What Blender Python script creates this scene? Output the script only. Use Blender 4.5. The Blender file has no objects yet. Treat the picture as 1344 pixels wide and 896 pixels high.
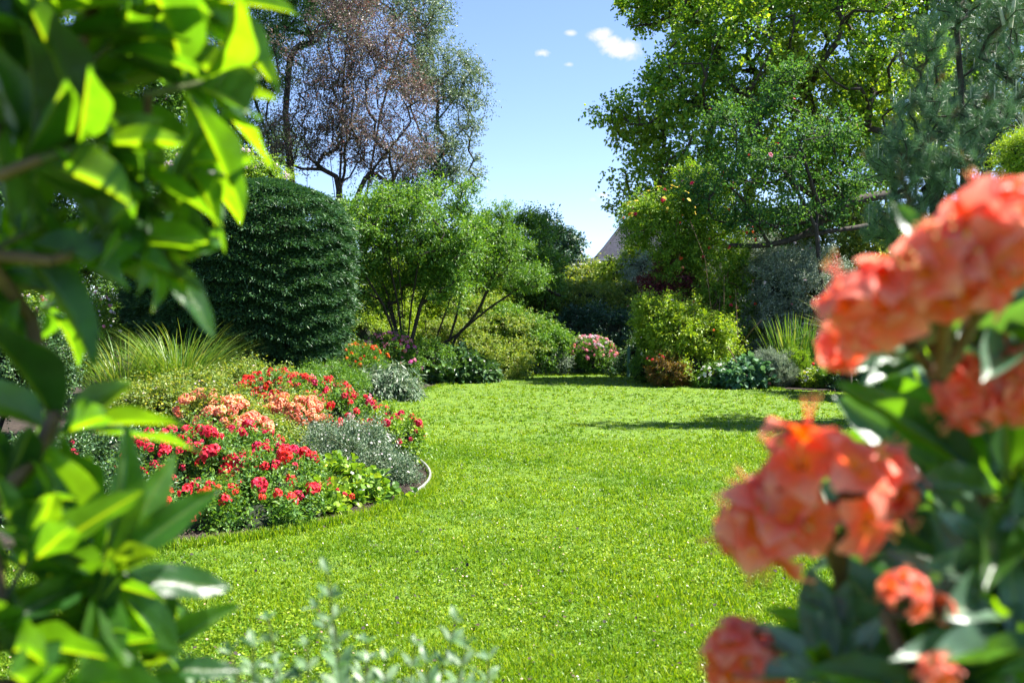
import bpy, bmesh, math
import numpy as np
from mathutils import Vector, Matrix, Quaternion

SC = bpy.context.scene
COL = SC.collection
PI = math.pi
F, H = 1200.0, 1.4                       # focal length in photo pixels, eye height in metres
HZ = 425.0                               # horizon row of the photograph

# ------------------------------------------------------------------ camera
cam = bpy.data.cameras.new('camera')
cam_o = bpy.data.objects.new('camera', cam)
COL.objects.link(cam_o)
cam.sensor_width = 36.0
cam.lens = F / 1344 * 36
cam.clip_start = 0.05
cam.clip_end = 2000
cam_o.location = (0, 0, H)
cam_o.rotation_euler = (math.radians(90) - math.atan((448 - HZ) / F), 0, 0)
cam.dof.use_dof = True
cam.dof.focus_distance = 9.0
cam.dof.aperture_fstop = 4.4
SC.camera = cam_o

# ------------------------------------------------------------------ sun and sky
SUN_EL, SUN_AZ = math.radians(55), math.radians(80)      # azimuth from +Y towards +X
sdir = Vector((math.sin(SUN_AZ) * math.cos(SUN_EL), math.cos(SUN_AZ) * math.cos(SUN_EL), math.sin(SUN_EL)))
sun = bpy.data.lights.new('sun', 'SUN')
sun.energy = 5.0
sun.angle = math.radians(0.53)
sun.color = (1.0, 0.955, 0.88)
sun_o = bpy.data.objects.new('sun', sun)
COL.objects.link(sun_o)
sun_o.rotation_euler = sdir.to_track_quat('Z', 'Y').to_euler()
sun_o.location = (8, 18, 30)

world = bpy.data.worlds.new('World')
SC.world = world
world.use_nodes = True
wt = world.node_tree
wt.nodes.clear()
def wn(t, **k):
    n = wt.nodes.new(t)
    for a, b in k.items():
        setattr(n, a, b)
    return n
def wmath(op, a, b=None, c=None):
    n = wn('ShaderNodeMath', operation=op)
    for i, v in enumerate((a, b, c)):
        if v is None:
            continue
        if isinstance(v, (int, float)):
            n.inputs[i].default_value = v
        else:
            wt.links.new(v, n.inputs[i])
    return n.outputs[0]
sky = wn('ShaderNodeTexSky', sky_type='NISHITA', sun_disc=False)
sky.sun_elevation = SUN_EL
sky.sun_rotation = SUN_AZ
sky.altitude = 50
sky.air_density = 0.85
sky.dust_density = 0.0
sky.ozone_density = 3.5
bg = wn('ShaderNodeBackground')
bg.inputs[1].default_value = 0.075
tint = wn('ShaderNodeMix', data_type='RGBA', blend_type='MULTIPLY')
tint.inputs[0].default_value = 1
tint.inputs[7].default_value = (.99, .93, 1.0, 1)
wt.links.new(sky.outputs[0], tint.inputs[6])
wt.links.new(tint.outputs[2], bg.inputs[0])
bgc = wn('ShaderNodeBackground')
bgc.inputs[0].default_value = (1, 0.985, 0.96, 1)
bgc.inputs[1].default_value = 0.30
tc = wn('ShaderNodeTexCoord')
sep = wn('ShaderNodeSeparateXYZ')
wt.links.new(tc.outputs['Generated'], sep.inputs[0])
ydir = wmath('MAXIMUM', sep.outputs[1], 0.05)
su = wmath('DIVIDE', sep.outputs[0], ydir)
sv = wmath('DIVIDE', sep.outputs[2], ydir)
nz = wn('ShaderNodeTexNoise')
nz.inputs['Scale'].default_value = 34
nz.inputs['Detail'].default_value = 7
nz.inputs['Roughness'].default_value = 0.62
wt.links.new(tc.outputs['Generated'], nz.inputs['Vector'])
nval = wmath('MULTIPLY', wmath('SUBTRACT', nz.outputs[0], 0.5), 3.4)
cl = None
for px, py, rx, ry, k in ((787, 48, 17, 10, 1), (815, 69, 25, 15, 1), (800, 58, 18, 10, .9), (711, 72, 15, 6, .9), (748, 46, 9, 4, .5),
                          (746, 87, 8, 4, .6), (792, 256, 13, 6, .8), (778, 262, 7, 4, .4)):
    u0, v0 = (px - 672) / F, (HZ - py) / F
    du = wmath('DIVIDE', wmath('SUBTRACT', su, u0), rx / F)
    dv = wmath('DIVIDE', wmath('SUBTRACT', sv, v0), ry / F)
    d2 = wmath('ADD', wmath('MULTIPLY', du, du), wmath('MULTIPLY', dv, dv))
    m = wmath('SUBTRACT', 1.0, wmath('SQRT', d2))
    n2 = wn('ShaderNodeMath', operation='MULTIPLY_ADD', use_clamp=True)
    wt.links.new(wmath('ADD', m, nval), n2.inputs[0])
    n2.inputs[1].default_value = 1.1 * k
    n2.inputs[2].default_value = 0.0
    # the noise only carves the cloud, it never makes one elsewhere
    gate = wn('ShaderNodeMath', operation='MULTIPLY_ADD', use_clamp=True)
    wt.links.new(m, gate.inputs[0])
    gate.inputs[1].default_value = 1.3
    gate.inputs[2].default_value = 0.75
    mm = wmath('MULTIPLY', n2.outputs[0], gate.outputs[0])
    cl = mm if cl is None else wmath('MAXIMUM', cl, mm)
mixw = wn('ShaderNodeMixShader')
wt.links.new(cl, mixw.inputs[0])
wt.links.new(bg.outputs[0], mixw.inputs[1])
wt.links.new(bgc.outputs[0], mixw.inputs[2])
wo = wn('ShaderNodeOutputWorld')
wt.links.new(mixw.outputs[0], wo.inputs[0])

SC.view_settings.view_transform = 'Standard'
SC.view_settings.look = 'None'
SC.view_settings.exposure = 1.94
SC.view_settings.gamma = 1
SC.render.engine = 'CYCLES'
SC.cycles.max_bounces = 7
SC.cycles.diffuse_bounces = 4
SC.cycles.glossy_bounces = 3
SC.cycles.transmission_bounces = 4
SC.cycles.transparent_max_bounces = 4
SC.cycles.sample_clamp_indirect = 6
SC.cycles.use_denoising = True
SC.cycles.caustics_reflective = False
SC.cycles.caustics_refractive = False

# ------------------------------------------------------------------ helpers
def W(px, py, d):
    """photo pixel + distance in metres -> point in the garden"""
    return np.array([(px - 672) / F * d, d, H + (HZ - py) / F * d])
def G(px, py):
    d = H * F / (py - HZ)
    return np.array([(px - 672) / F * d, d, 0.0])
def rng_(s):
    return np.random.default_rng(s)
def nrm(a):
    return a / np.maximum(np.linalg.norm(a, axis=-1, keepdims=True), 1e-9)

def mesh_from(name, V, T, mats, idx=None, smooth=False, attr=None):
    """V (n,3), T (m,3) triangles -> mesh"""
    V = np.asarray(V, dtype=np.float32).reshape(-1, 3)
    T = np.asarray(T, dtype=np.int32).reshape(-1, 3)
    me = bpy.data.meshes.new(name)
    me.vertices.add(len(V))
    me.vertices.foreach_set('co', V.ravel())
    me.loops.add(len(T) * 3)
    me.loops.foreach_set('vertex_index', T.ravel())
    me.polygons.add(len(T))
    me.polygons.foreach_set('loop_start', np.arange(0, len(T) * 3, 3, dtype=np.int32))
    for m in (mats if isinstance(mats, (list, tuple)) else [mats]):
        me.materials.append(m)
    if idx is not None:
        me.polygons.foreach_set('material_index', np.asarray(idx, dtype=np.int32))
    me.polygons.foreach_set('use_smooth', np.full(len(T), smooth, dtype=bool))
    if attr is not None:
        a = me.attributes.new('rad', 'FLOAT', 'POINT')
        a.data.foreach_set('value', np.asarray(attr, dtype=np.float32))
    me.update(calc_edges=True)
    return me
def link(name, me, parent=None, loc=(0, 0, 0)):
    o = bpy.data.objects.new(name, me)
    COL.objects.link(o)
    o.location = loc
    if parent is not None:
        o.parent = parent
    return o
def tag(o, label, cat, group=None, kind=None):
    if label: o['label'] = label
    if cat: o['category'] = cat
    if group: o['group'] = group
    if kind: o['kind'] = kind
    return o
def empty(name, label, cat, loc, group=None):
    o = bpy.data.objects.new(name, None)
    o.empty_display_size = 0.2
    COL.objects.link(o)
    o.location = tuple(loc)
    return tag(o, label, cat, group)

class AccA:
    """like Acc but keeps one value per vertex"""
    def __init__(s): s.V, s.T, s.M, s.R, s.n = [], [], [], [], 0
    def add(s, V, T, m=0, r=None):
        V = np.asarray(V, float).reshape(-1, 3); T = np.asarray(T, int).reshape(-1, 3)
        s.V.append(V); s.T.append(T + s.n); s.M.append(np.full(len(T), m)); s.R.append(np.full(len(V), .5) if r is None else r); s.n += len(V)
class Acc:
    """collects triangle batches for one mesh"""
    def __init__(s): s.V, s.T, s.M, s.n = [], [], [], 0
    def add(s, V, T, m=0):
        V = np.asarray(V, float).reshape(-1, 3); T = np.asarray(T, int).reshape(-1, 3)
        s.V.append(V); s.T.append(T + s.n); s.M.append(np.full(len(T), m)); s.n += len(V)
    def out(s): return np.concatenate(s.V), np.concatenate(s.T), np.concatenate(s.M)
    def build(s, name, mats, parent=None, base=(0, 0, 0), smooth=False):
        V, T, M = s.out()
        return link(name, mesh_from(name, V - np.array(base), T, mats, M, smooth), parent)

# leaf templates: columns are along the leaf, across it, along its normal
T4 = (np.array([[0, 0, 0], [.48, -.5, .14], [1, 0, -.06], [.48, .5, .14]]), np.array([[0, 1, 2], [0, 2, 3]]))
T6 = (np.array([[0, 0, 0], [.25, -.38, .1], [.65, -.42, .12], [1, 0, -.16], [.65, .42, .12], [.25, .38, .1], [.5, 0, 0]]),
      np.array([[0, 1, 6], [1, 2, 6], [2, 3, 6], [3, 4, 6], [4, 5, 6], [5, 0, 6]]))
TR = (np.array([[0, 0, 0], [.15, -.45, .05], [.55, -.55, .12], [.95, -.3, 0], [1.0, 0, -.1], [.95, .3, 0], [.55, .55, .12], [.15, .45, .05], [.5, 0, .0]]),
      np.array([[0, 1, 8], [1, 2, 8], [2, 3, 8], [3, 4, 8], [4, 5, 8], [5, 6, 8], [6, 7, 8], [7, 0, 8]]))
TN = (np.array([[0, -.5, 0], [0, .5, 0], [1, 0, 0]]), np.array([[0, 1, 2]]))
def scatter(T, P, A, N, L, Wd):
    tv, tf = T
    n, k = len(P), len(tv)
    A = nrm(A)
    S = nrm(np.cross(N, A))
    N = np.cross(A, S)
    L = np.broadcast_to(np.asarray(L, float), (n,)); Wd = np.broadcast_to(np.asarray(Wd, float), (n,))
    V = (P[:, None, :] + A[:, None, :] * (tv[None, :, 0] * L[:, None])[..., None]
         + S[:, None, :] * (tv[None, :, 1] * Wd[:, None])[..., None] + N[:, None, :] * (tv[None, :, 2] * Wd[:, None])[..., None])
    Tt = (tf[None] + (np.arange(n) * k)[:, None, None]).reshape(-1, 3)
    return V.reshape(-1, 3), Tt

def tubes(A, B, ra, rb, sides=5):
    """a tapered tube from each A to each B"""
    A = np.asarray(A, float).reshape(-1, 3); B = np.asarray(B, float).reshape(-1, 3)
    n = len(A)
    d = nrm(B - A)
    ref = np.where(np.abs(d[:, 2:3]) > 0.9, np.array([[1., 0, 0]]), np.array([[0, 0, 1.]]))
    u = nrm(np.cross(d, ref)); v = np.cross(d, u)
    ang = np.arange(sides) * 2 * PI / sides
    ring = u[:, None, :] * np.cos(ang)[None, :, None] + v[:, None, :] * np.sin(ang)[None, :, None]
    ra = np.broadcast_to(np.asarray(ra, float), (n,)); rb = np.broadcast_to(np.asarray(rb, float), (n,))
    V = np.concatenate([A[:, None] + ring * ra[:, None, None], (B + d * rb[:, None] * .4)[:, None] + ring * rb[:, None, None]], axis=1)
    i = np.arange(sides); j = (i + 1) % sides
    f = np.concatenate([np.stack([i, j, j + sides], 1), np.stack([i, j + sides, i + sides], 1)])
    T = (f[None] + (np.arange(n) * 2 * sides)[:, None, None]).reshape(-1, 3)
    return V.reshape(-1, 3), T

def skeleton(rng, trunks, targets, seg, r0, rtip, up=0.15, wob=0.12, ex=0.46, rise=0.5):
    """grow limbs from trunk polylines to every target; returns arrays A,B,ra,rb and the last direction per target"""
    pos, par = [], []
    for tr in trunks:
        for i, p in enumerate(tr):
            pos.append(np.array(p, float)); par.append(-1 if i == 0 else len(pos) - 2)
    ntr = len(pos)
    cap = ntr + 200000
    Pn = np.zeros((4096, 3)); Pn[:ntr] = pos
    n = ntr
    par = list(par)
    targets = np.asarray(targets)
    root = np.mean([t[0] for t in trunks], axis=0)
    order = np.argsort(np.linalg.norm(targets - root, axis=1))
    ends, dirs = np.zeros(len(targets), int), np.zeros((len(targets), 3))
    for ti in order:
        t = targets[ti]
        dv = t - Pn[:n]
        d = np.linalg.norm(dv, axis=1)
        cost = d + 1.5 * np.maximum(0, rise * d - dv[:, 2]) * 0.6
        j = int(np.argmin(cost))
        p0 = Pn[j].copy()
        pd = p0 - Pn[par[j]] if par[j] >= 0 else np.array([0, 0, 1.])
        pd = pd / max(np.linalg.norm(pd), 1e-6)
        dist = d[j]
        k = max(1, int(math.ceil(dist / seg)))
        c = p0 + pd * dist * 0.35 + np.array([0, 0, up * dist]) + rng.normal(0, wob * dist * .5, 3)
        last = j
        for q in range(1, k + 1):
            s = q / k
            x = (1 - s) ** 2 * p0 + 2 * s * (1 - s) * c + s * s * t
            if q < k: x = x + rng.normal(0, wob * seg * .5, 3)
            if n >= len(Pn): Pn = np.concatenate([Pn, np.zeros_like(Pn)])
            Pn[n] = x; par.append(last); last = n; n += 1
        ends[ti] = last
        dd = Pn[last] - Pn[par[last]]
        dirs[ti] = dd / max(np.linalg.norm(dd), 1e-6)
    cnt = np.zeros(n)
    cnt[ends] += 1
    for i in range(n - 1, -1, -1):
        if par[i] >= 0: cnt[par[i]] += cnt[i]
    mx = max(cnt.max(), 1)
    r = rtip + (r0 - rtip) * (np.maximum(cnt, .3) / mx) ** ex
    par = np.array(par)
    ch = np.where(par >= 0)[0]
    A, B = Pn[par[ch]], Pn[ch]
    rb = r[ch]
    ra = np.minimum(r[par[ch]], rb * 1.5)
    return A, B, ra, rb, dirs

def lump(rng, k=6, f=2.2):
    ws = rng.normal(0, f, (k, 3)); ph = rng.uniform(0, 2 * PI, k)
    return lambda D: np.mean(np.sin(D @ ws.T + ph), axis=1) * 1.6

# ------------------------------------------------------------------ materials
def mat(name):
    m = bpy.data.materials.new(name); m.use_nodes = True
    nt = m.node_tree; nt.nodes.clear()
    return m, nt
def ramp(nt, stops, fac):
    r = nt.nodes.new('ShaderNodeValToRGB')
    e = r.color_ramp.elements
    while len(e) < len(stops): e.new(0.5)
    for i, (p, c) in enumerate(stops):
        e[i].position = p; e[i].color = (*c, 1)
    nt.links.new(fac, r.inputs[0])
    return r.outputs[0]
def leaf_mat(name, cols, trans=0.42, rough=0.45, spec=0.4, tmul=(1.25, 1.2, 0.35), patch=0.0, pcol=None, pscale=1.5, coat=0.0):
    """every leaf its own colour out of the given ones; a part of the light passes through"""
    m, nt = mat(name)
    g = nt.nodes.new('ShaderNodeNewGeometry')
    c = ramp(nt, [(i / max(1, len(cols) - 1), x) for i, x in enumerate(cols)], g.outputs['Random Per Island'])
    if pcol is not None:
        tcx = nt.nodes.new('ShaderNodeTexCoord')
        no = nt.nodes.new('ShaderNodeTexNoise'); no.inputs['Scale'].default_value = pscale; no.inputs['Detail'].default_value = 3
        nt.links.new(tcx.outputs['Object'], no.inputs['Vector'])
        mr = nt.nodes.new('ShaderNodeMapRange'); mr.inputs[1].default_value = 0.48; mr.inputs[2].default_value = 0.62; mr.inputs[4].default_value = patch
        nt.links.new(no.outputs[0], mr.inputs[0])
        mx = nt.nodes.new('ShaderNodeMix'); mx.data_type = 'RGBA'
        nt.links.new(mr.outputs[0], mx.inputs[0]); nt.links.new(c, mx.inputs[6]); mx.inputs[7].default_value = (*pcol, 1)
        c = mx.outputs[2]
    p = nt.nodes.new('ShaderNodeBsdfPrincipled')
    nt.links.new(c, p.inputs['Base Color'])
    p.inputs['Roughness'].default_value = rough
    p.inputs['Specular IOR Level'].default_value = spec
    if coat: p.inputs['Coat Weight'].default_value = coat; p.inputs['Coat Roughness'].default_value = 0.2
    mu = nt.nodes.new('ShaderNodeMix'); mu.data_type = 'RGBA'; mu.blend_type = 'MULTIPLY'
    mu.inputs[0].default_value = 1; mu.inputs[7].default_value = (*tmul, 1); mu.clamp_result = False
    nt.links.new(c, mu.inputs[6])
    t = nt.nodes.new('ShaderNodeBsdfTranslucent'); nt.links.new(mu.outputs[2], t.inputs[0])
    # the translucent lobe is added as a share of the leaf
    mi = nt.nodes.new('ShaderNodeMixShader'); mi.inputs[0].default_value = trans
    nt.links.new(p.outputs[0], mi.inputs[1]); nt.links.new(t.outputs[0], mi.inputs[2])
    o = nt.nodes.new('ShaderNodeOutputMaterial'); nt.links.new(mi.outputs[0], o.inputs[0])
    return m
def solid_mat(name, c1, c2, scale=8, rough=0.85, bump=0.3, metal=0.0, detail=6, stretch=None, spec=0.3):
    m, nt = mat(name)
    tcx = nt.nodes.new('ShaderNodeTexCoord')
    no = nt.nodes.new('ShaderNodeTexNoise'); no.inputs['Scale'].default_value = scale; no.inputs['Detail'].default_value = detail
    src = tcx.outputs['Object']
    if stretch:
        mp = nt.nodes.new('ShaderNodeMapping'); mp.inputs['Scale'].default_value = stretch
        nt.links.new(src, mp.inputs[0]); src = mp.outputs[0]
    nt.links.new(src, no.inputs['Vector'])
    c = ramp(nt, [(0.3, c1), (0.7, c2)], no.outputs[0])
    p = nt.nodes.new('ShaderNodeBsdfPrincipled')
    nt.links.new(c, p.inputs['Base Color'])
    p.inputs['Roughness'].default_value = rough; p.inputs['Metallic'].default_value = metal
    p.inputs['Specular IOR Level'].default_value = spec
    if bump:
        b = nt.nodes.new('ShaderNodeBump'); b.inputs['Strength'].default_value = bump; b.inputs['Distance'].default_value = 0.02
        nt.links.new(no.outputs[0], b.inputs['Height']); nt.links.new(b.outputs[0], p.inputs['Normal'])
    o = nt.nodes.new('ShaderNodeOutputMaterial'); nt.links.new(p.outputs[0], o.inputs[0])
    return m
def petal_mat(name, throat, mid, rim, trans=0.35, var=0.25, rough=0.5):
    """colour runs from throat to rim along each petal; every flower differs a little"""
    m, nt = mat(name)
    a = nt.nodes.new('ShaderNodeAttribute'); a.attribute_name = 'rad'
    c = ramp(nt, [(0.08, throat), (0.45, mid), (1.0, rim)], a.outputs['Fac'])
    g = nt.nodes.new('ShaderNodeNewGeometry')
    oi = nt.nodes.new('ShaderNodeObjectInfo')
    ad = nt.nodes.new('ShaderNodeMath'); ad.operation = 'ADD'
    nt.links.new(g.outputs['Random Per Island'], ad.inputs[0]); nt.links.new(oi.outputs['Random'], ad.inputs[1])
    mr = nt.nodes.new('ShaderNodeMapRange'); mr.inputs[2].default_value = 2; mr.inputs[3].default_value = 1 - var; mr.inputs[4].default_value = 1 + var
    nt.links.new(ad.outputs[0], mr.inputs[0])
    hs = nt.nodes.new('ShaderNodeHueSaturation'); nt.links.new(c, hs.inputs['Color']); nt.links.new(mr.outputs[0], hs.inputs['Value'])
    mr2 = nt.nodes.new('ShaderNodeMapRange'); mr2.inputs[3].default_value = 0.5 - var * .05; mr2.inputs[4].default_value = 0.5 + var * .05
    nt.links.new(oi.outputs['Random'], mr2.inputs[0]); nt.links.new(mr2.outputs[0], hs.inputs['Hue'])
    p = nt.nodes.new('ShaderNodeBsdfPrincipled'); nt.links.new(hs.outputs[0], p.inputs['Base Color'])
    p.inputs['Roughness'].default_value = rough; p.inputs['Specular IOR Level'].default_value = 0.25
    t = nt.nodes.new('ShaderNodeBsdfTranslucent'); nt.links.new(hs.outputs[0], t.inputs[0])
    mi = nt.nodes.new('ShaderNodeMixShader'); mi.inputs[0].default_value = trans
    nt.links.new(p.outputs[0], mi.inputs[1]); nt.links.new(t.outputs[0], mi.inputs[2])
    o = nt.nodes.new('ShaderNodeOutputMaterial'); nt.links.new(mi.outputs[0], o.inputs[0])
    return m

M = {}
M['bark'] = solid_mat('bark', (0.022, 0.018, 0.015), (0.065, 0.052, 0.042), 14, 0.9, 0.6, stretch=(1, 1, .3))
M['bark_grey'] = solid_mat('bark_grey', (0.05, 0.043, 0.04), (0.14, 0.12, 0.105), 10, 0.9, 0.5, stretch=(1, 1, .3))
M['stem'] = solid_mat('green_stem', (0.05, 0.07, 0.02), (0.11, 0.12, 0.04), 20, 0.7, 0.1)
M['stem_pale'] = solid_mat('pale_stem', (0.22, 0.19, 0.12), (0.36, 0.31, 0.2), 20, 0.7, 0.1)
M['stem_brown'] = solid_mat('brown_twig', (0.07, 0.045, 0.025), (0.16, 0.10, 0.05), 30, 0.7, 0.2)
L = {}
L['bright'] = leaf_mat('leaf_bright', [(0.072, 0.173, 0.022), (0.130, 0.259, 0.029), (0.202, 0.346, 0.029), (0.317, 0.432, 0.043)])
L['mid'] = leaf_mat('leaf_mid', [(0.049, 0.133, 0.030), (0.083, 0.200, 0.033), (0.133, 0.267, 0.033), (0.200, 0.333, 0.049)])
L['dark'] = leaf_mat('leaf_dark', [(0.027, 0.075, 0.027), (0.048, 0.112, 0.037), (0.075, 0.160, 0.048), (0.112, 0.206, 0.056)], trans=.25, rough=.38, spec=.5)
L['deep'] = leaf_mat('leaf_deep', [(0.019, 0.062, 0.035), (0.035, 0.094, 0.047), (0.055, 0.127, 0.058)], trans=.2, rough=.4, spec=.5)
L['lime'] = leaf_mat('leaf_lime', [(0.112, 0.220, 0.017), (0.187, 0.308, 0.022), (0.281, 0.396, 0.033), (0.374, 0.462, 0.055)])
L['gold'] = leaf_mat('leaf_gold', [(.09, .18, .03), (.16, .26, .04), (.26, .34, .06), (.36, .38, .10)])
L['olive'] = leaf_mat('leaf_olive', [(0.086, 0.159, 0.029), (0.144, 0.230, 0.036), (0.230, 0.302, 0.051), (0.374, 0.374, 0.057)])
L['tall'] = leaf_mat('leaf_tall', [(0.060, 0.168, 0.030), (0.108, 0.252, 0.030), (0.192, 0.348, 0.036), (0.372, 0.468, 0.048)], trans=.5, rough=.38, patch=.6, pcol=(.28, .36, .04), pscale=.4)
L['bluegreen'] = leaf_mat('leaf_bluegreen', [(0.040, 0.121, 0.064), (0.064, 0.161, 0.089), (0.105, 0.217, 0.113), (0.161, 0.274, 0.145)], trans=.3, tmul=(1.1, 1.2, .6))
L['purple'] = leaf_mat('leaf_purple', [(0.088, 0.050, 0.077), (0.100, 0.126, 0.066), (0.138, 0.077, 0.110), (0.138, 0.153, 0.077), (0.188, 0.099, 0.132), (0.125, 0.126, 0.077), (0.275, 0.081, 0.077)], trans=.3, tmul=(1.15, 1.05, .9))
L['airy'] = leaf_mat('leaf_airy', [(0.055, 0.138, 0.055), (0.092, 0.184, 0.064), (0.138, 0.258, 0.074), (0.202, 0.313, 0.092)], trans=.35, tmul=(1.15, 1.2, .5))
L['greygreen'] = leaf_mat('leaf_greygreen', [(0.092, 0.147, 0.092), (0.138, 0.202, 0.110), (0.202, 0.258, 0.147)], trans=.3, tmul=(1.1, 1.15, .7))
L['sage'] = leaf_mat('leaf_sage', [(.05, .11, .05), (.09, .16, .08), (.16, .23, .13), (.34, .38, .28)], trans=.3, tmul=(1, 1.05, .7))
L['silver'] = leaf_mat('leaf_silver', [(0.115, 0.161, 0.103), (0.184, 0.241, 0.161), (0.276, 0.333, 0.241), (0.414, 0.460, 0.368)], trans=.25, tmul=(1, 1.05, .8))
L['burgundy'] = leaf_mat('leaf_burgundy', [(0.070, 0.017, 0.025), (0.140, 0.028, 0.042), (0.224, 0.049, 0.056)], trans=.35, tmul=(1.5, .7, .7))
L['conifer'] = leaf_mat('leaf_conifer', [(.018, .06, .028), (.03, .09, .035), (.05, .13, .045), (.10, .19, .06)], trans=.2, rough=.45, tmul=(1.1, 1.2, .5))
L['needle'] = leaf_mat('pine_needle', [(0.048, 0.122, 0.057), (0.081, 0.179, 0.081), (0.130, 0.244, 0.122), (0.260, 0.390, 0.227)], trans=.1, rough=.4, spec=.5, tmul=(1, 1.1, .6))
L['tan'] = leaf_mat('pine_tuft_tan', [(.13, .10, .05), (.20, .16, .08), (.14, .15, .08)], trans=.15)
L['strap'] = leaf_mat('strap_leaf', [(.06, .15, .025), (.10, .21, .03), (.17, .27, .04), (.30, .34, .12)], trans=.35)
L['iris'] = leaf_mat('iris_leaf', [(0.039, 0.117, 0.033), (0.078, 0.182, 0.046), (0.130, 0.247, 0.065)], trans=.35)
L['silverstrap'] = leaf_mat('silver_strap', [(.12, .16, .11), (.24, .28, .21), (.45, .48, .40)], trans=.2, rough=.3)
L['rust'] = leaf_mat('leaf_rust', [(.09, .11, .02), (.20, .14, .03), (.28, .10, .03), (.14, .17, .03)], trans=.4)
L['grass'] = leaf_mat('grass_blade', [(.07, .17, .008), (.14, .26, .010), (.235, .355, .014), (.35, .43, .025)], trans=.45, rough=.42, spec=.35,
                      tmul=(1.15, 1.15, .25), patch=.5, pcol=(.08, .20, .012), pscale=.7)
L['fore'] = leaf_mat('rhododendron_leaf', [(.014, .045, .026), (.03, .09, .022), (.055, .13, .022), (.10, .20, .02)], trans=.6, rough=.36, spec=.6, tmul=(5.2, 4.0, .2), coat=.15)
L['fore_young'] = leaf_mat('young_leaf', [(.09, .19, .015), (.15, .27, .02)], trans=.5, rough=.32, spec=.5, tmul=(1.7, 1.5, .3))
L['fore_grey'] = leaf_mat('waxy_leaf', [(.07, .14, .08), (.11, .19, .12), (.16, .25, .15)], trans=.32, rough=.42, spec=.8, tmul=(1.6, 2.0, .25), coat=.15)

FL = {}
FL['coral'] = petal_mat('petal_coral', (1.0, .34, .01), (.96, .14, .07), (.98, .38, .28), trans=.48, var=.12)
FL['peach'] = petal_mat('petal_peach', (.80, .30, .06), (.85, .27, .13), (.90, .40, .27), trans=.35)
FL['crimson'] = petal_mat('petal_crimson', (.45, .01, .03), (.62, .015, .05), (.74, .045, .10), trans=.35)
FL['red'] = petal_mat('petal_red', (.5, .01, .015), (.72, .02, .03), (.80, .05, .08), trans=.35)
FL['pink'] = petal_mat('petal_pink', (.6, .08, .16), (.78, .22, .32), (.86, .45, .52), trans=.35)
FL['white'] = petal_mat('petal_white', (.6, .62, .4), (.78, .76, .72), (.8, .78, .78), trans=.35, var=.06)
FL['blush'] = petal_mat('petal_blush', (.7, .4, .45), (.78, .62, .66), (.8, .72, .76), trans=.35, var=.08)
FL['orange'] = petal_mat('petal_orange', (.6, .06, .01), (.75, .10, .015), (.78, .20, .03), trans=.35)
FL['yellow'] = petal_mat('petal_yellow', (.7, .45, .03), (.78, .6, .05), (.8, .66, .12), trans=.35)
FL['magenta'] = petal_mat('petal_magenta', (.4, .03, .25), (.6, .10, .40), (.72, .25, .55), trans=.35)
M['anther'] = solid_mat('anther', (.55, .25, .05), (.75, .45, .12), 30, .6, 0)

# ------------------------------------------------------------------ flower meshes
def align(V, d, roll=0.0):
    q = Vector((0, 0, 1)).rotation_difference(Vector(d).normalized()) @ Quaternion((0, 0, 1), roll)
    return V @ np.array(q.to_matrix()).T
def floret(rng, size, nu, nv, petals=5, open_=1.0, stamens=False, ruffle=.07):
    V, T, A, Mi = [], [], [], []
    n = 0
    ph0 = rng.uniform(0, 6)
    for k in range(petals):
        a = 2 * PI * k / petals + rng.normal(0, .06)
        ls = rng.uniform(.9, 1.1); ph = rng.uniform(0, 6); droop = rng.uniform(-.05, .1)
        u = np.linspace(0, 1, nu)[:, None] * np.ones((1, nv)); v = np.ones((nu, 1)) * np.linspace(-1, 1, nv)[None]
        rad = (.06 + .94 * u ** 1.25 * open_) * ls
        wid = (.05 + .40 * np.sin(PI * np.clip(u, 0, 1) ** .8 * .86 + .05)) * (1 - .25 * (v ** 2) * 0)
        tip = -(v ** 2) * .16 * u ** 3
        z = .62 * u ** .55 - (.42 + droop) * u ** 2.2 - .10 * (1 - v ** 2) * u + ruffle * np.sin(v * 5.5 + ph) * u ** 2 + ruffle * .6 * np.sin(u * 9 + ph0) * u * v
        x = rad + tip; y = wid * v
        P = np.stack([x * math.cos(a) - y * math.sin(a), x * math.sin(a) + y * math.cos(a), z - .35], -1).reshape(-1, 3) * size
        V.append(P); A.append(u.ravel())
        i, j = np.meshgrid(np.arange(nu - 1), np.arange(nv - 1), indexing='ij')
        q = (i * nv + j).ravel() + n
        t = np.concatenate([np.stack([q, q + nv, q + nv + 1], 1), np.stack([q, q + nv + 1, q + 1], 1)])
        T.append(t); Mi.append(np.zeros(len(t))); n += len(P)
    if stamens:
        for k in range(6):
            a = rng.uniform(0, 2 * PI); e = rng.uniform(.10, .25)
            p0 = np.array([0, 0, -.3]); p1 = np.array([math.cos(a) * e * .5, math.sin(a) * e * .5, .25]); p2 = np.array([math.cos(a) * e, math.sin(a) * e, .40 + rng.uniform(0, .15)])
            tv, tt = tubes([p0 * size, p1 * size], [p1 * size, p2 * size], .014 * size, .010 * size, 4)
            V.append(tv); T.append(tt + n); A.append(np.full(len(tv), .9)); Mi.append(np.zeros(len(tt))); n += len(tv)
            tv, tt = tubes([p2 * size], [(p2 + [0, 0, .07]) * size], .03 * size, .02 * size, 5)
            V.append(tv); T.append(tt + n); A.append(np.full(len(tv), .9)); Mi.append(np.ones(len(tt))); n += len(tv)
    return np.concatenate(V), np.concatenate(T), np.concatenate(A), np.concatenate(Mi)
def truss_dirs(rng, n, zmin=-.15):
    i = np.arange(n) + .5
    z = 1 - (1 - zmin) * i / n
    a = i * 2.39996 + rng.uniform(0, 6)
    r = np.sqrt(np.maximum(0, 1 - z * z))
    d = np.stack([r * np.cos(a), r * np.sin(a), z], 1) + rng.normal(0, .12, (n, 3))
    return nrm(d)
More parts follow.
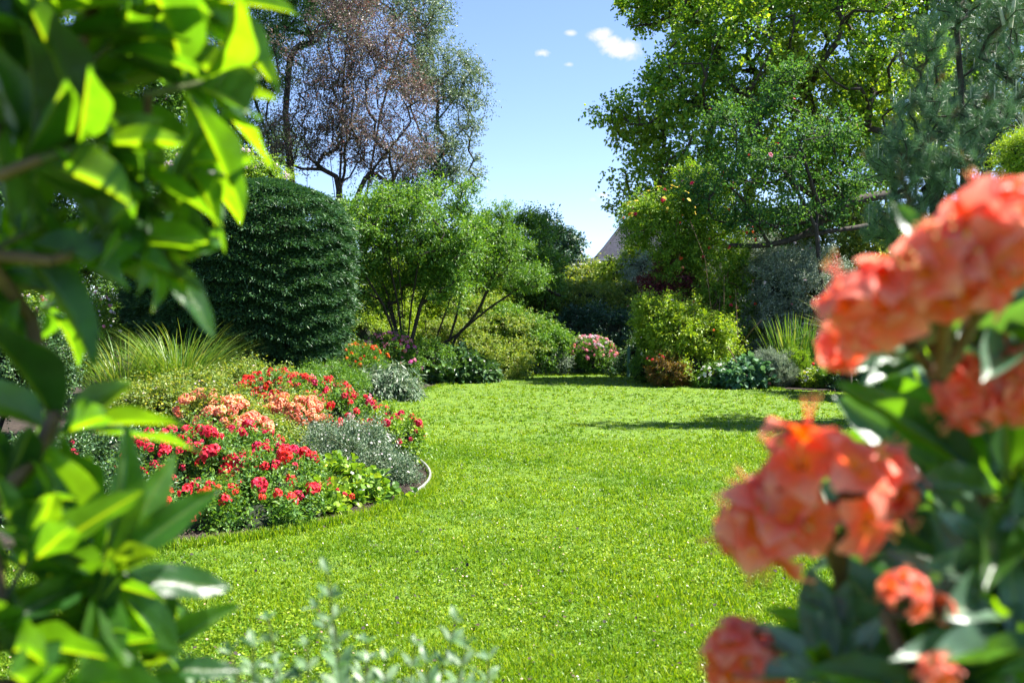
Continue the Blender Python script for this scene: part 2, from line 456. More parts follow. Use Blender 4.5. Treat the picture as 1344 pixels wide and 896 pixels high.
def blossom_mesh(name, rng, m, n=7, size=.028, R=.035, nu=3, nv=3, petals=5):
    V, T, A = [], [], []; k = 0
    for d in truss_dirs(rng, n) if n > 1 else [np.array([0, 0, 1.])]:
        v, t, a, _ = floret(rng, size * rng.uniform(.8, 1.15), nu, nv, petals, rng.uniform(.7, 1), False, .12)
        v = align(v, d, rng.uniform(0, 6)) + d * R * rng.uniform(.75, 1.1)
        V.append(v); T.append(t + k); A.append(a); k += len(v)
    return mesh_from(name, np.concatenate(V), np.concatenate(T), m, None, False, np.concatenate(A))
_r = rng_(11)
BL = {}
for key in ('crimson', 'red', 'peach', 'pink', 'white', 'blush', 'orange', 'yellow', 'magenta', 'coral'):
    BL[key] = [blossom_mesh('blossom', _r, FL[key], 7 if i < 3 else 4) for i in range(5)]
    BL[key + '1'] = [blossom_mesh('blossom', _r, FL[key], 1, size=.035, R=0, nu=4, nv=3, petals=p) for p in (5, 6, 5)]

def put_blossoms(root, base, rng, items, name='blossom', most=100):
    """items: (colour, point, direction, scale); the nearest ones are parts of their own, any beyond the hundredth share one mesh"""
    items = sorted(items, key=lambda it: np.linalg.norm(it[1] - np.array([0, 0, H])))
    VV, TT, AA, MI, mats, n0 = [], [], [], [], [], 0
    for i, (key, p, d, scale) in enumerate(items):
        me = BL[key][int(rng.integers(len(BL[key])))]
        q = Vector((0, 0, 1)).rotation_difference(Vector(d).normalized()) @ Quaternion((0, 0, 1), rng.uniform(0, 6))
        s = scale * rng.uniform(.55, 1.35); sc = (s, s, s * rng.uniform(.85, 1.1))
        if i < most:
            o = link(name, me, root)
            o.location = tuple(np.array(p) - np.array(base)); o.rotation_mode = 'QUATERNION'; o.rotation_quaternion = q; o.scale = sc
        else:
            v = np.zeros(len(me.vertices) * 3); me.vertices.foreach_get('co', v)
            t = np.zeros(len(me.loops), int); me.loops.foreach_get('vertex_index', t)
            a = np.zeros(len(me.vertices)); me.attributes['rad'].data.foreach_get('value', a)
            VV.append((v.reshape(-1, 3) * sc) @ np.array(q.to_matrix()).T + np.array(p) - np.array(base))
            TT.append(t.reshape(-1, 3) + n0); AA.append(a); n0 += len(a)
            m = me.materials[0]
            if m not in mats: mats.append(m)
            MI.append(np.full(len(t) // 3, mats.index(m)))
    if VV:
        o = link('blossoms', mesh_from('blossoms', np.concatenate(VV), np.concatenate(TT), mats, np.concatenate(MI), False, np.concatenate(AA)), root)
        o['kind'] = 'stuff'

# ------------------------------------------------------------------ generic plant
def to3(b):
    px, py, rx, ry, d = b[:5]
    c = W(px, py, d)
    r = np.array([rx / F * d, b[5] if len(b) > 5 else .5 * (rx + ry) / F * d, ry / F * d])
    return c, r
def surface(rng, blobs, n, zmin=.12, front=.35, updown=-.1):
    """points on the outside of a set of ellipsoids, mostly on the side that can be seen"""
    P, D = [], []
    E = [to3(b) for b in blobs]
    wts = np.array([r[0] * r[2] for _, r in E]); wts /= wts.sum()
    tries = 0
    while len(P) < n and tries < n * 60:
        tries += 1
        k = rng.choice(len(E), p=wts)
        c, r = E[k]
        d = nrm(rng.normal(0, 1, 3))
        if d[1] > front or d[2] < updown: continue
        p = c + d * (r * rng.uniform(1.0, 1.08) + .02)
        if p[2] < zmin: continue
        if any(q != k and np.sum(((p - E[q][0]) / E[q][1]) ** 2) < .97 for q in range(len(E))): continue
        P.append(p); D.append(nrm(d / r + np.array([0, -.1, .5]) + rng.normal(0, .25, 3)))
    return P, D
def plant(name, label, cat, blobs, leaf='mid', size=(.06, .03), lai=3.0, clump=.25, shell=.5, T=T4, lumpy=.2, trunks=None, base=None, r0=.04, rtip=.004,
          seg=.3, bark='bark', flat=.7, droop=.2, up=.6, group=None, seed=1, foliage='foliage', trunk_name='stems', ntarget=90, core=0.0, rise=.4,
          flowers=(), scat=1.0, extra=None, nmin=0.0, upright=0.0, wob=.12, shoots=.6, ex=.46):
    rng = rng_(seed)
    P, Dr, Cc = [], [], []
    for b in blobs:
        c, r = to3(b)
        area = 4 * PI * ((r[0] * r[1]) ** 1.6 / 3 + (r[0] * r[2]) ** 1.6 / 3 + (r[1] * r[2]) ** 1.6 / 3) ** (1 / 1.6)
        nc = max(8, int(area / (clump ** 2 * 1.1)))
        lf = lump(rng)
        d = nrm(rng.normal(0, 1, (nc, 3)))
        rad = shell + (1 - shell) * rng.random(nc) ** .6
        rr = rad * (1 + lumpy * lf(d * 2.0)) * rng.uniform(.86, 1.12, nc)
        cc = c + d * r * rr[:, None]
        la = size[0] * size[1] * .5
        per0 = max(3, int(lai * area / la / nc)); per = max(2, int(per0 * (1 - shoots))); 
        cr = clump * rng.uniform(.55, 1.15, nc)
        off = nrm(rng.normal(0, 1, (nc, per, 3))) * (rng.random((nc, per, 1)) ** .5) * cr[:, None, None] * np.array([1, 1, flat])
        p = (cc[:, None] + off).reshape(-1, 3)
        out = (off / clump * .8 + d[:, None] * .7).reshape(-1, 3)
        P.append(p); Dr.append(out); Cc.append(cc)
        # leafy shoots that leave each clump and break the outline
        ns = max(1, int(round(per0 * shoots / 9))); sd = nrm(d[:, None] * .8 + rng.normal(0, .75, (nc, ns, 3)) + np.array([0, 0, .35 + upright * .5 - droop * .4]))
        so = cc[:, None] + nrm(rng.normal(0, 1, (nc, ns, 3))) * cr[:, None, None] * .35
        tt = (np.arange(9) + rng.random((nc, ns, 9))) / 9
        sl = cr[:, None] * rng.uniform(.8, 2.1, (nc, ns))
        p = so[:, :, None] + sd[:, :, None] * (tt * sl[..., None])[..., None]
        p[..., 2] -= (tt ** 2 * sl[..., None] * droop * .5)
        sdir = np.broadcast_to(sd[:, :, None], p.shape)
        o2 = nrm(np.cross(sdir, rng.normal(0, 1, (nc, ns, 1, 3)))) * np.where(np.arange(9) % 2 == 0, 1, -1)[None, None, :, None]
        P.append(p.reshape(-1, 3)); Dr.append((sdir * .9 + o2 * 1.3).reshape(-1, 3))
    P = np.concatenate(P); Dr = np.concatenate(Dr); Cc = np.concatenate(Cc)
    k = (P[:, 2] > .03 + nmin) & (P[:, 1] > .4)
    P, Dr = P[k], Dr[k]
    n = len(P)
    A = nrm(Dr * .8 + rng.normal(0, .4, (n, 3)) + np.array([0, 0, -droop + upright]))
    N = nrm(Dr * .35 + np.array([0, 0, up]) + rng.normal(0, .5, (n, 3)))
    s = rng.uniform(.6, 1.25, n)
    V, Tt = scatter(T, P, A, N, size[0] * s, size[1] * s)
    c0 = np.mean([to3(b)[0] for b in blobs], axis=0)
    if base is None: base = np.array([c0[0], c0[1], 0.0])
    base = np.array(base, float)
    root = empty(name, label, cat, base, group)
    link(foliage, mesh_from(foliage, V - base, Tt, L[leaf] if isinstance(leaf, str) else leaf), root)
    if trunks is None:
        hgt = max(.25, c0[2])
        trunks = []
        for q in range(3):
            a = q * 2.1 + rng.uniform(0, 1); w = min(.25, hgt * .2)
            trunks.append([base + [math.cos(a) * w * .3, math.sin(a) * w * .3, -.03], base + [math.cos(a) * w, math.sin(a) * w, hgt * .35]])
    Ct = Cc[Cc[:, 2] > .1]
    tg = Ct[rng.permutation(len(Ct))[:ntarget]]
    if len(tg):
        A_, B_, ra, rb, dirs = skeleton(rng, trunks, tg, seg, r0, rtip, rise=rise, wob=wob, ex=ex)
        acc = Acc(); acc.add(*tubes(A_, B_, ra, rb, 6 if r0 > .05 else 4))
        if extra: extra(acc, rng)
        acc.build(trunk_name, M[bark], root, base, True)
    if core:  # solid dark core added inside the leaves to block light and see-through gaps
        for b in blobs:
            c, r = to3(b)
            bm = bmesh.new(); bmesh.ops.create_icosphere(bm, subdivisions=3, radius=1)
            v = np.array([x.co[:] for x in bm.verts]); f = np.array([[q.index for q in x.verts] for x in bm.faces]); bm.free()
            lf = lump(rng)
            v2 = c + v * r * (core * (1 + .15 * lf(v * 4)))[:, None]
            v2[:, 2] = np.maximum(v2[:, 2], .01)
            link('added_dark_core', mesh_from('added_dark_core', v2 - base, f, M['dark_core']), root)
    items = []
    for fl in flowers:
        key, nf, sc = fl[:3]
        bl = fl[3] if len(fl) > 3 and fl[3] else blobs
        ps, ds = surface(rng, bl, nf, **(fl[4] if len(fl) > 4 else {}))
        items += [(key, p_, d_, sc) for p_, d_ in zip(ps, ds)]
    if items: put_blossoms(root, base, rng, items)
    return root
M['dark_core'] = solid_mat('added_dark_core', (.012, .018, .010), (.03, .04, .018), 12, .95, .6)  # dark fill colour for the added light-blocking cores

# ================================================================== THE SETTING
# outline of the planting beds around the lawn, as points on the ground
edge_px = [(-900, 770), (-500, 745), (-200, 735), (0, 728), (120, 724), (220, 720), (300, 711), (380, 699), (440, 687), (500, 671), (540, 657), (559, 644),
           (566, 631), (560, 618), (546, 607), (528, 598), (508, 582), (492, 565), (484, 550), (488, 537), (510, 528), (540, 521), (556, 512), (580, 505), (620, 501), (655, 497),
           (700, 493), (760, 492), (805, 491), (815, 486), (836, 486), (848, 498), (900, 504), (950, 507), (1020, 511), (1100, 514), (1200, 522), (1300, 534), (1400, 560), (1700, 600), (2300, 640)]
edge = np.array([G(*p)[:2] for p in edge_px])
def smooth_line(P, it=2):
    for _ in range(it):
        Q = [P[0]]
        for a, b in zip(P[:-1], P[1:]):
            Q += [a * .75 + b * .25, a * .25 + b * .75]
        P = np.array(Q + [P[-1]])
    return P
edge = smooth_line(edge)
bed_poly = np.concatenate([edge, np.array([[60, 6], [60, 95], [-60, 95], [-60, 6]])])
def in_bed(X, Y):
    c = np.zeros(len(X), bool)
    n = len(bed_poly)
    for i in range(n):
        x1, y1 = bed_poly[i]; x2, y2 = bed_poly[(i + 1) % n]
        if y1 == y2: continue
        k = (y1 > Y) != (y2 > Y)
        c ^= k & (X < (x2 - x1) * (Y - y1) / (y2 - y1) + x1)
    return c

lawn_mat = solid_mat('lawn_ground', (.05, .10, .008), (.11, .185, .012), 3.0, .95, .5, detail=10)
V, T = [], []
xs = np.concatenate([[-400, -120, -60], np.linspace(-30, 30, 31), [60, 120, 400]]); ys = np.concatenate([[-300, -80, -20], np.linspace(-6, 40, 24), [70, 150, 500]])
for y in ys:
    for x in xs: V.append((x, y, 0))
nx = len(xs)
for j in range(len(ys) - 1):
    for i in range(nx - 1):
        a = j * nx + i; T += [(a, a + 1, a + nx + 1), (a, a + nx + 1, a + nx)]
tag(link('ground', mesh_from('ground', V, T, lawn_mat)), None, None, kind='structure')
soil_mat = solid_mat('dark_soil', (.014, .010, .007), (.055, .040, .028), 22, .95, 1.0, detail=9)
bm = bmesh.new()
vs = [bm.verts.new((x, y, .022)) for x, y in bed_poly]
fc = bm.faces.new(vs)
ex = bmesh.ops.extrude_face_region(bm, geom=[fc])
low = [v for v in ex['geom'] if isinstance(v, bmesh.types.BMVert)]
for v in low: v.co.z = -.05
bmesh.ops.triangulate(bm, faces=bm.faces[:])
me = bpy.data.meshes.new('soil'); bm.to_mesh(me); bm.free(); me.materials.append(soil_mat)
tag(link('soil', me), None, None, kind='structure')

# clods and bark chips on the soil near the lawn edge
rng = rng_(5)
acc = Acc()
n = 9000
t = rng.random(n); seg_i = rng.integers(20, len(edge) - 30, n)
Pq = edge[seg_i] + (edge[seg_i + 1] - edge[seg_i]) * t[:, None]
tang = nrm(edge[seg_i + 1] - edge[seg_i]); inn = np.stack([-tang[:, 1], tang[:, 0]], 1)
Pq = Pq + inn * (.03 + .7 * rng.random(n)[:, None] ** 1.5)
k = in_bed(Pq[:, 0], Pq[:, 1]); Pq = Pq[k]; n = len(Pq)
P3 = np.column_stack([Pq, .024 + .012 * rng.random(n)])
s = rng.uniform(.008, .03, n)
V, T = scatter((np.array([[0, 0, 0], [.5, -.5, .3], [1, 0, 0], [.5, .5, .1], [.5, 0, .7]]), np.array([[0, 1, 4], [1, 2, 4], [2, 3, 4], [3, 0, 4]])),
               P3, rng.normal(0, 1, (n, 3)) * [1, 1, .2], np.tile([0, 0, 1.], (n, 1)), s, s * .7)
chip_mat = leaf_mat('bark_chip', [(.02, .013, .009), (.05, .034, .022), (.10, .07, .05)], trans=.02, rough=.9)
tag(link('bark_mulch', mesh_from('bark_mulch', V, T, chip_mat)), 'dark crumbs of soil and bark along the bed edge', 'mulch', kind='stuff')

# pale edging strip round the tip of the flower bed
i0 = np.argmin(np.linalg.norm(edge - G(530, 660)[:2], axis=1)); i1 = np.argmin(np.linalg.norm(edge - G(520, 593)[:2], axis=1))
def strip(line, h, th, m, name):
    tn = nrm(np.gradient(line, axis=0)); no = np.stack([tn[:, 1], -tn[:, 0]], 1)
    V, T = [], []
    for p, q in zip(line, no):
        a, b = p + q * th * .5, p - q * th * .5
        V += [(a[0], a[1], -.03), (a[0], a[1], h - .006), (*(p + q * th * .25), h), (*(p - q * th * .25), h), (b[0], b[1], h - .006), (b[0], b[1], -.03)]
    for i in range(len(line) - 1):
        for c in range(5):
            a = i * 6 + c; T += [(a, a + 6, a + 7), (a, a + 7, a + 1)]
    return link(name, mesh_from(name, V, T, m, smooth=False))
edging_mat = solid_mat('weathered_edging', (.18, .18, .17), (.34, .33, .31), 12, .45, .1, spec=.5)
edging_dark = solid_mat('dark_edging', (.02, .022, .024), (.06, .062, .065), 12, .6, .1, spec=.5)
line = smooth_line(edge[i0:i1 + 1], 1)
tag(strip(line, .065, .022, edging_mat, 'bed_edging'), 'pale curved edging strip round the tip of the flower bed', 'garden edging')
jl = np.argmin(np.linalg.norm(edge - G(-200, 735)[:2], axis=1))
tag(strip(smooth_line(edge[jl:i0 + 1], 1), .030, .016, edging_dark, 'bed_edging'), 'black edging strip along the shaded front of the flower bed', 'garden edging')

# lawn: mown blades, denser towards the viewer
rng = rng_(7)
def blades(n, d0, d1, w0, h0, spread):
    d = np.exp(rng.uniform(math.log(d0), math.log(d1), n))
    x = rng.uniform(-spread, spread, n) * d * .56 + 0 * d
    k = ~in_bed(x, d)
    x, d = x[k], d[k]; n = len(x)
    # half of the blades stand in tufts
    nt_ = n // 26; tid = rng.integers(0, nt_, n); tf = rng.random(n) < .55
    x = np.where(tf, x[tid] + rng.normal(0, .014, n) * (d / d0) ** .5, x); d = np.where(tf, d[tid] + rng.normal(0, .016, n) * (d / d0) ** .5, d)
    th_ = np.where(tf, rng.uniform(.6, 1.65, nt_)[tid], .8)
    P = np.column_stack([x, d, np.zeros(n)])
    tall = th_ * (1 + .35 * np.sin(x * 2.1 + np.sin(d * 1.3) * 2) * np.sin(d * 1.7 + x * .6))
    h = h0 * rng.uniform(.55, 1.25, n) * tall
    A = nrm(np.column_stack([rng.normal(0, .5, n), rng.normal(0, .5, n), np.ones(n)]))
    N = nrm(rng.normal(0, 1, (n, 3)) * [1, 1, .2])
    return scatter((np.array([[0, -.5, 0], [0, .5, 0], [.6, .4, .5], [.6, -.4, .5], [1, 0, 1.8]]), np.array([[0, 1, 2], [0, 2, 3], [3, 2, 4]])), P, A, N, h, w0 * (d / d0) ** .75 * rng.uniform(.7, 1.3, n))
acc = Acc()
acc.add(*blades(560000, 2.6, 11, .0034, .029, 1.25))
acc.add(*blades(230000, 9, 32, .009, .030, 1.15))
# taller tufts against the bed edge
n = 26000
si = rng.integers(16, len(edge) - 26, n); Pq = edge[si] + (edge[si + 1] - edge[si]) * rng.random((n, 1))
tang = nrm(edge[si + 1] - edge[si]); Pq = Pq - np.stack([-tang[:, 1], tang[:, 0]], 1) * (.005 + .10 * rng.random((n, 1)) ** 2)
A = nrm(np.column_stack([rng.normal(0, .4, n), rng.normal(0, .4, n), np.ones(n)]))
acc.add(*scatter((np.array([[0, -.5, 0], [0, .5, 0], [.6, .4, .5], [.6, -.4, .5], [1, 0, 1.8]]), np.array([[0, 1, 2], [0, 2, 3], [3, 2, 4]])),
                 np.column_stack([Pq, np.zeros(n)]), A, nrm(rng.normal(0, 1, (n, 3))), rng.uniform(.03, .085, n), .004 + .004 * rng.random(n)))
# clover leaves between the blades
n = 60000
d = np.exp(rng.uniform(math.log(2.6), math.log(10), n)); x = rng.uniform(-1.2, 1.2, n) * d * .56
pat = np.sin(x * 1.9 + 1) * np.sin(d * 1.4) + .6 * np.sin(x * 4.3 + d * 3.1) + rng.normal(0, .5, n)
k = (pat > .25) & ~in_bed(x, d); x, d = x[k], d[k]; n = len(x)
P = np.column_stack([x, d, rng.uniform(.018, .036, n)])
acc.add(*scatter(TR, P, nrm(rng.normal(0, 1, (n, 3)) * [1, 1, .2]), nrm(np.column_stack([rng.normal(0, .3, n), rng.normal(0, .3, n), np.ones(n)])), rng.uniform(.008, .016, n), rng.uniform(.010, .017, n)))
V, T, _m = acc.out()
tag(link('lawn_grass', mesh_from('lawn_grass', V, T, L['grass'])), 'bright green mown grass with clover in it', 'grass', kind='stuff')

# fallen petals, daisies and dark bits scattered in the lawn
n = 1500
d = np.exp(rng.uniform(math.log(3), math.log(20), n)); x = rng.uniform(-1, 1, n) * d * .56
k = ~in_bed(x, d); x, d = x[k], d[k]; n = len(x)
P = np.column_stack([x, d, rng.uniform(.028, .05, n)])
sz = rng.uniform(.005, .011, n) * (d / 5) ** .3
V, T = scatter(TR, P, nrm(rng.normal(0, 1, (n, 3)) * [1, 1, .3]), nrm(np.column_stack([rng.normal(0, .5, n), rng.normal(0, .5, n), np.ones(n)])), sz, sz)
tag(link('fallen_petals', mesh_from('fallen_petals', V, T, leaf_mat('fallen_petal', [(.6, .6, .5), (.7, .62, .55), (.62, .3, .22), (.6, .55, .3)], trans=.3, tmul=(1, 1, 1)))),
    'tiny pale petals and daisies dotted over the lawn', 'petals', kind='stuff')
n = 900
d = np.exp(rng.uniform(math.log(3.2), math.log(10), n)); x = rng.uniform(-1, 1, n) * d * .56
k = ~in_bed(x, d); x, d = x[k], d[k]; n = len(x)
P = np.column_stack([x, d, rng.uniform(.026, .042, n)])
sz = rng.uniform(.010, .022, n)
V, T = scatter(TR, P, nrm(rng.normal(0, 1, (n, 3)) * [1, 1, .3]), nrm(np.column_stack([rng.normal(0, .4, n), rng.normal(0, .4, n), np.ones(n)])), sz, sz * .8)
tag(link('dead_leaves', mesh_from('dead_leaves', V, T, leaf_mat('dead_leaf', [(.012, .012, .012), (.03, .022, .015), (.06, .035, .02)], trans=.05, rough=.8))),
    'small dark dead leaves scattered over the near lawn', 'dead leaves', kind='stuff')

# ================================================================== THE HOUSE BEHIND
slate = mat('slate'); m, nt = slate
tcx = nt.nodes.new('ShaderNodeTexCoord'); br = nt.nodes.new('ShaderNodeTexBrick')
br.inputs['Scale'].default_value = 4.0; br.inputs['Color1'].default_value = (.028, .03, .042, 1); br.inputs['Color2'].default_value = (.05, .052, .07, 1); br.inputs['Mortar'].default_value = (.02, .02, .026, 1)
br.inputs['Mortar Size'].default_value = .03
nt.links.new(tcx.outputs['Object'], br.inputs['Vector'])
mp = nt.nodes.new('ShaderNodeMapping'); mp.inputs['Rotation'].default_value = (PI / 2, 0, 0)
nt.links.new(tcx.outputs['Object'], mp.inputs[0]); nt.links.new(mp.outputs[0], br.inputs['Vector'])
p = nt.nodes.new('ShaderNodeBsdfPrincipled'); nt.links.new(br.outputs[0], p.inputs['Base Color']); p.inputs['Roughness'].default_value = .95; p.inputs['Specular IOR Level'].default_value = .1
o = nt.nodes.new('ShaderNodeOutputMaterial'); nt.links.new(p.outputs[0], o.inputs[0])
M['slate'] = m
M['render'] = solid_mat('wall_render', (.42, .38, .32), (.55, .50, .43), 3, .9, .1)
M['gutter'] = solid_mat('gutter_white', (.62, .63, .64), (.74, .74, .74), 3, .4, 0)
M['glass'] = solid_mat('window_glass', (.02, .025, .03), (.04, .05, .06), 1, .08, 0, spec=.8)
def box(acc, x0, x1, y0, y1, z0, z1, m=0):
    v = [(x, y, z) for z in (z0, z1) for y in (y0, y1) for x in (x0, x1)]
    t = [(0, 1, 5), (0, 5, 4), (1, 3, 7), (1, 7, 5), (3, 2, 6), (3, 6, 7), (2, 0, 4), (2, 4, 6), (4, 5, 7), (4, 7, 6), (0, 2, 3), (0, 3, 1)]
    acc.add(v, t, m)
hb = np.array([8.3, 52.0, 0.0])
house = empty('house', 'house with a steep dark slate roof rising beyond the garden trees', 'house', hb)
a = Acc(); box(a, 4.9, 12.6, 50, 57, 0, 5.0); a.build('wall', M['render'], house, hb)
a = Acc()
E0, E1, ez = (4.6, 12.9), (49.6, 57.4), 4.95
rx0, rx1, ry, rz = 6.35, 11.2, 53.5, 7.05
v = [(E0[0], E1[0], ez), (E0[1], E1[0], ez), (E0[1], E1[1], ez), (E0[0], E1[1], ez), (rx0, ry, rz), (rx1, ry, rz)]
v += [(x, y, z - .18) for x, y, z in v]
t = [(0, 1, 5), (0, 5, 4), (1, 2, 5), (2, 3, 4), (2, 4, 5), (3, 0, 4), (6, 7, 1), (6, 1, 0), (7, 8, 2), (7, 2, 1), (8, 9, 3), (8, 3, 2), (9, 6, 0), (9, 0, 3), (6, 9, 8), (6, 8, 7)]
a.add(v, t); roof = a.build('roof', M['slate'], house, hb)
a = Acc(); a.add(*tubes([(rx0, ry, rz + .03), (E0[0], E1[0], ez + .03)], [(rx1, ry, rz + .03), (rx0, ry, rz + .03)], .09, .09, 6)); a.build('ridge', M['slate'], roof, hb)
a = Acc(); box(a, 4.5, 13, 49.45, 49.585, 4.82, 4.94); a.build('gutter', M['gutter'], house, hb)
for wx in (6.0, 9.4):
    a = Acc(); box(a, wx, wx + 1.2, 49.93, 49.99, 2.6, 3.9); w = a.build('window', M['glass'], house, hb)
    a = Acc()
    for q in ((wx - .06, wx + 1.26, 3.9, 3.97), (wx - .06, wx + 1.26, 2.53, 2.6), (wx - .06, wx, 2.6, 3.9), (wx + 1.2, wx + 1.26, 2.6, 3.9), (wx + .57, wx + .63, 2.6, 3.9)):
        box(a, q[0], q[1], 49.9, 49.925 + .06, q[2], q[3])
    a.build('frame', M['gutter'], w, hb)
hb2 = np.array([3.6, 48.5, 0])
wing = empty('outbuilding', 'low outbuilding with a pale eaves line left of the slate roof', 'outbuilding', hb2)
a = Acc(); box(a, 2.75, 4.45, 47.6, 49.4, 0, 4.45); a.build('wall', M['render'], wing, hb2)
a = Acc()
v = [(2.5, 47.3, 4.42), (4.6, 47.3, 4.62), (4.6, 49.7, 5.0), (2.5, 49.7, 4.8)]; v += [(x, y, z - .12) for x, y, z in v]
a.add(v, [(0, 1, 2), (0, 2, 3), (4, 5, 1), (4, 1, 0), (5, 6, 2), (5, 2, 1), (6, 7, 3), (6, 3, 2), (7, 4, 0), (7, 0, 3), (4, 7, 6), (4, 6, 5)]); a.build('roof', M['slate'], wing, hb2)
a = Acc(); a.add(*tubes([(2.45, 47.22, 4.36)], [(4.65, 47.22, 4.56)], .07, .07, 6)); a.build('gutter', M['gutter'], wing, hb2)

# ================================================================== TREES
def trunk_line(pts):
    return [W(*p) for p in pts]
def tbase(px, d):
    return np.array([(px - 672) / F * d, d, 0.])
BT = 'tall trees at the back of the garden'
# airy green tree, top left
b = tbase(392, 31)
plant('tree', 'airy green tree behind the left foreground leaves, left of the purple tree', 'tree',
      [(330, 60, 75, 80, 31, 2.2), (400, 0, 80, 60, 31, 2.2), (300, 150, 60, 50, 31, 1.6), (440, -60, 90, 50, 31, 2.2), (360, -90, 100, 60, 31, 2.4), (350, 190, 45, 30, 31, 1.2)],
      'airy', (.09, .045), .85, .5, .05, lumpy=.25, trunks=[[b, W(390, 330, 31), W(383, 230, 31), W(376, 150, 31), W(382, 80, 31), W(392, 0, 31)], [b + [.3, 0, 0], W(404, 300, 31), W(404, 200, 31), W(412, 110, 31), W(430, 20, 31)], [b, W(385, 300, 31), W(360, 200, 31), W(335, 130, 31)]],
      base=b, r0=.13, rtip=.006, seg=.6, ex=.6, foliage='crown', trunk_name='trunk', ntarget=650, group=BT, seed=21, up=.3, wob=.06, rise=.85)
# purple-leaved tree
b = tbase(442, 27)
plant('tree', 'tall tree with sparse purple leaves and visible branches', 'tree',
      [(440, 110, 75, 80, 27, 2.0), (480, 60, 70, 60, 27, 2), (385, 190, 50, 40, 27, 1.3), (470, 180, 80, 60, 27, 1.8), (460, 0, 50, 40, 27, 1.5), (530, 200, 45, 30, 27, 1.2), (540, 120, 35, 35, 27, 1.)],
      'purple', (.07, .035), .45, .4, .05, lumpy=.3, trunks=[[b, W(443, 330, 27), W(446, 250, 27), W(450, 180, 27), W(452, 110, 27), W(458, 40, 27)], [b, W(450, 300, 27), W(480, 235, 27), W(530, 175, 27), W(575, 130, 27)], [b, W(445, 300, 27), W(432, 190, 27), W(420, 120, 27)]],
      base=b, r0=.10, rtip=.005, seg=.5, ex=.6, foliage='crown', trunk_name='trunk', ntarget=650, bark='bark', group=BT, seed=22, up=.3, wob=.06, rise=.85)
# grey-green tree spreading right
b = tbase(470, 29)
plant('tree', 'grey green tree spreading thin arched branches into the sky right of the purple tree', 'tree',
      [(585, 90, 45, 35, 29, 1.3), (560, 30, 45, 40, 29, 1.4), (520, -20, 60, 50, 29, 1.6), (600, 130, 40, 25, 29, 1.), (575, 195, 45, 35, 29, 1.2), (615, 165, 22, 14, 29, .6), (628, 92, 16, 14, 29, .5), (600, 225, 35, 25, 29, .9), (540, 100, 45, 30, 29, 1.2), (540, 250, 60, 25, 29, 1.2)],
      'greygreen', (.085, .042), .6, .38, .05, lumpy=.3, trunks=[[b, W(472, 320, 29), W(480, 250, 29), W(530, 170, 29), W(585, 105, 29), W(612, 82, 29)], [b, W(474, 300, 29), W(500, 150, 29), W(530, 50, 29)], [b, W(480, 300, 29), W(530, 215, 29), W(590, 190, 29)]],
      base=b, r0=.10, rtip=.005, seg=.5, ex=.6, foliage='crown', trunk_name='trunk', ntarget=650, group=BT, seed=23, up=.3, wob=.06, rise=.85)
# tree mass behind the far left
b = tbase(60, 24)
plant('tree', 'broad dark tree behind the foreground leaves at the far left', 'tree',
      [(60, 120, 150, 130, 24, 2.5), (200, 250, 90, 90, 23, 1.8), (20, 320, 140, 110, 23, 2), (190, 90, 80, 90, 24, 2), (-120, 150, 120, 160, 25, 2.5)],
      'mid', (.12, .06), 1.7, .5, .3, lumpy=.2, trunks=[[b, W(60, 300, 24), W(70, 180, 24), W(80, 80, 24)]], base=b, r0=.2, rtip=.012, seg=.8, foliage='crown', trunk_name='trunk', ntarget=200, seed=24)
# big yellow-green tree, right
b = tbase(1165, 31.2)
def limb(acc, rng):
    for pts, r0, r1 in (([(1190, 255, 23.76), (1140, 258, 23.33), (1108, 268, 22.90), (1085, 285, 22.68), (1060, 306, 22.68), (1030, 318, 22.68), (990, 324, 22.68), (958, 322, 22.68)], .13, .05),
                        ([(1140, 296, 23.11), (1110, 301, 22.79), (1080, 305, 22.68), (1050, 311, 22.68)], .07, .04),
                        ([(1085, 285, 22.68), (1070, 262, 22.46), (1062, 235, 22.25), (1052, 205, 22.25), (1045, 170, 22.25)], .06, .03),
                        ([(1010, 322, 22.68), (990, 290, 22.46), (975, 262, 22.25), (955, 245, 22.25)], .045, .02)):
        p = smooth_line(np.array([W(*q) for q in pts]), 2)
        k = np.linspace(0, 1, len(p))
        r = r0 + (r1 - r0) * k
        acc.add(*tubes(p[:-1], p[1:], r[:-1], r[1:], 7))
plant('tree', 'large spreading tree with yellow green leaves, its crown the widest on the right', 'tree',
      [(850, 150, 50, 35, 31.19, 2.03), (805, 150, 30, 14, 31.19, 0.95), (830, 185, 30, 18, 31.19, 1.22), (900, 110, 60, 60, 31.19, 2.71), (855, 110, 18, 14, 31.19, 0.68), (980, 80, 90, 80, 31.19, 3.39), (1080, 60, 90, 90, 31.19, 3.39), (1170, 140, 70, 110, 31.19, 2.98), (1050, 160, 110, 70, 31.87, 2.98),
       (900, 200, 60, 60, 30.51, 2.17), (850, 235, 38, 35, 30.51, 1.63), (960, 240, 80, 60, 31.19, 2.44), (1000, -40, 140, 50, 31.19, 3.39), (1150, -60, 130, 60, 31.19, 3.39), (1100, 230, 70, 60, 31.87, 2.17), (930, 30, 60, 35, 31.19, 2.17), (840, 270, 40, 22, 30.51, 1.22)],
      'tall', (.12, .10), .95, .36, .35, T=T6, lumpy=.25, trunks=[[b, W(1165, 330, 33.69), W(1160, 230, 33.69), W(1140, 140, 33.69), W(1110, 60, 33.69)], [b, W(1160, 300, 33.69), W(1060, 180, 33.69), W(960, 130, 33.69), W(880, 135, 33.69)]],
      base=b, r0=.30, rtip=.012, seg=.7, foliage='crown', trunk_name='trunk', ntarget=520, bark='bark', seed=25, up=.5, extra=limb, wob=.15)
b = tbase(1095, 32.8)
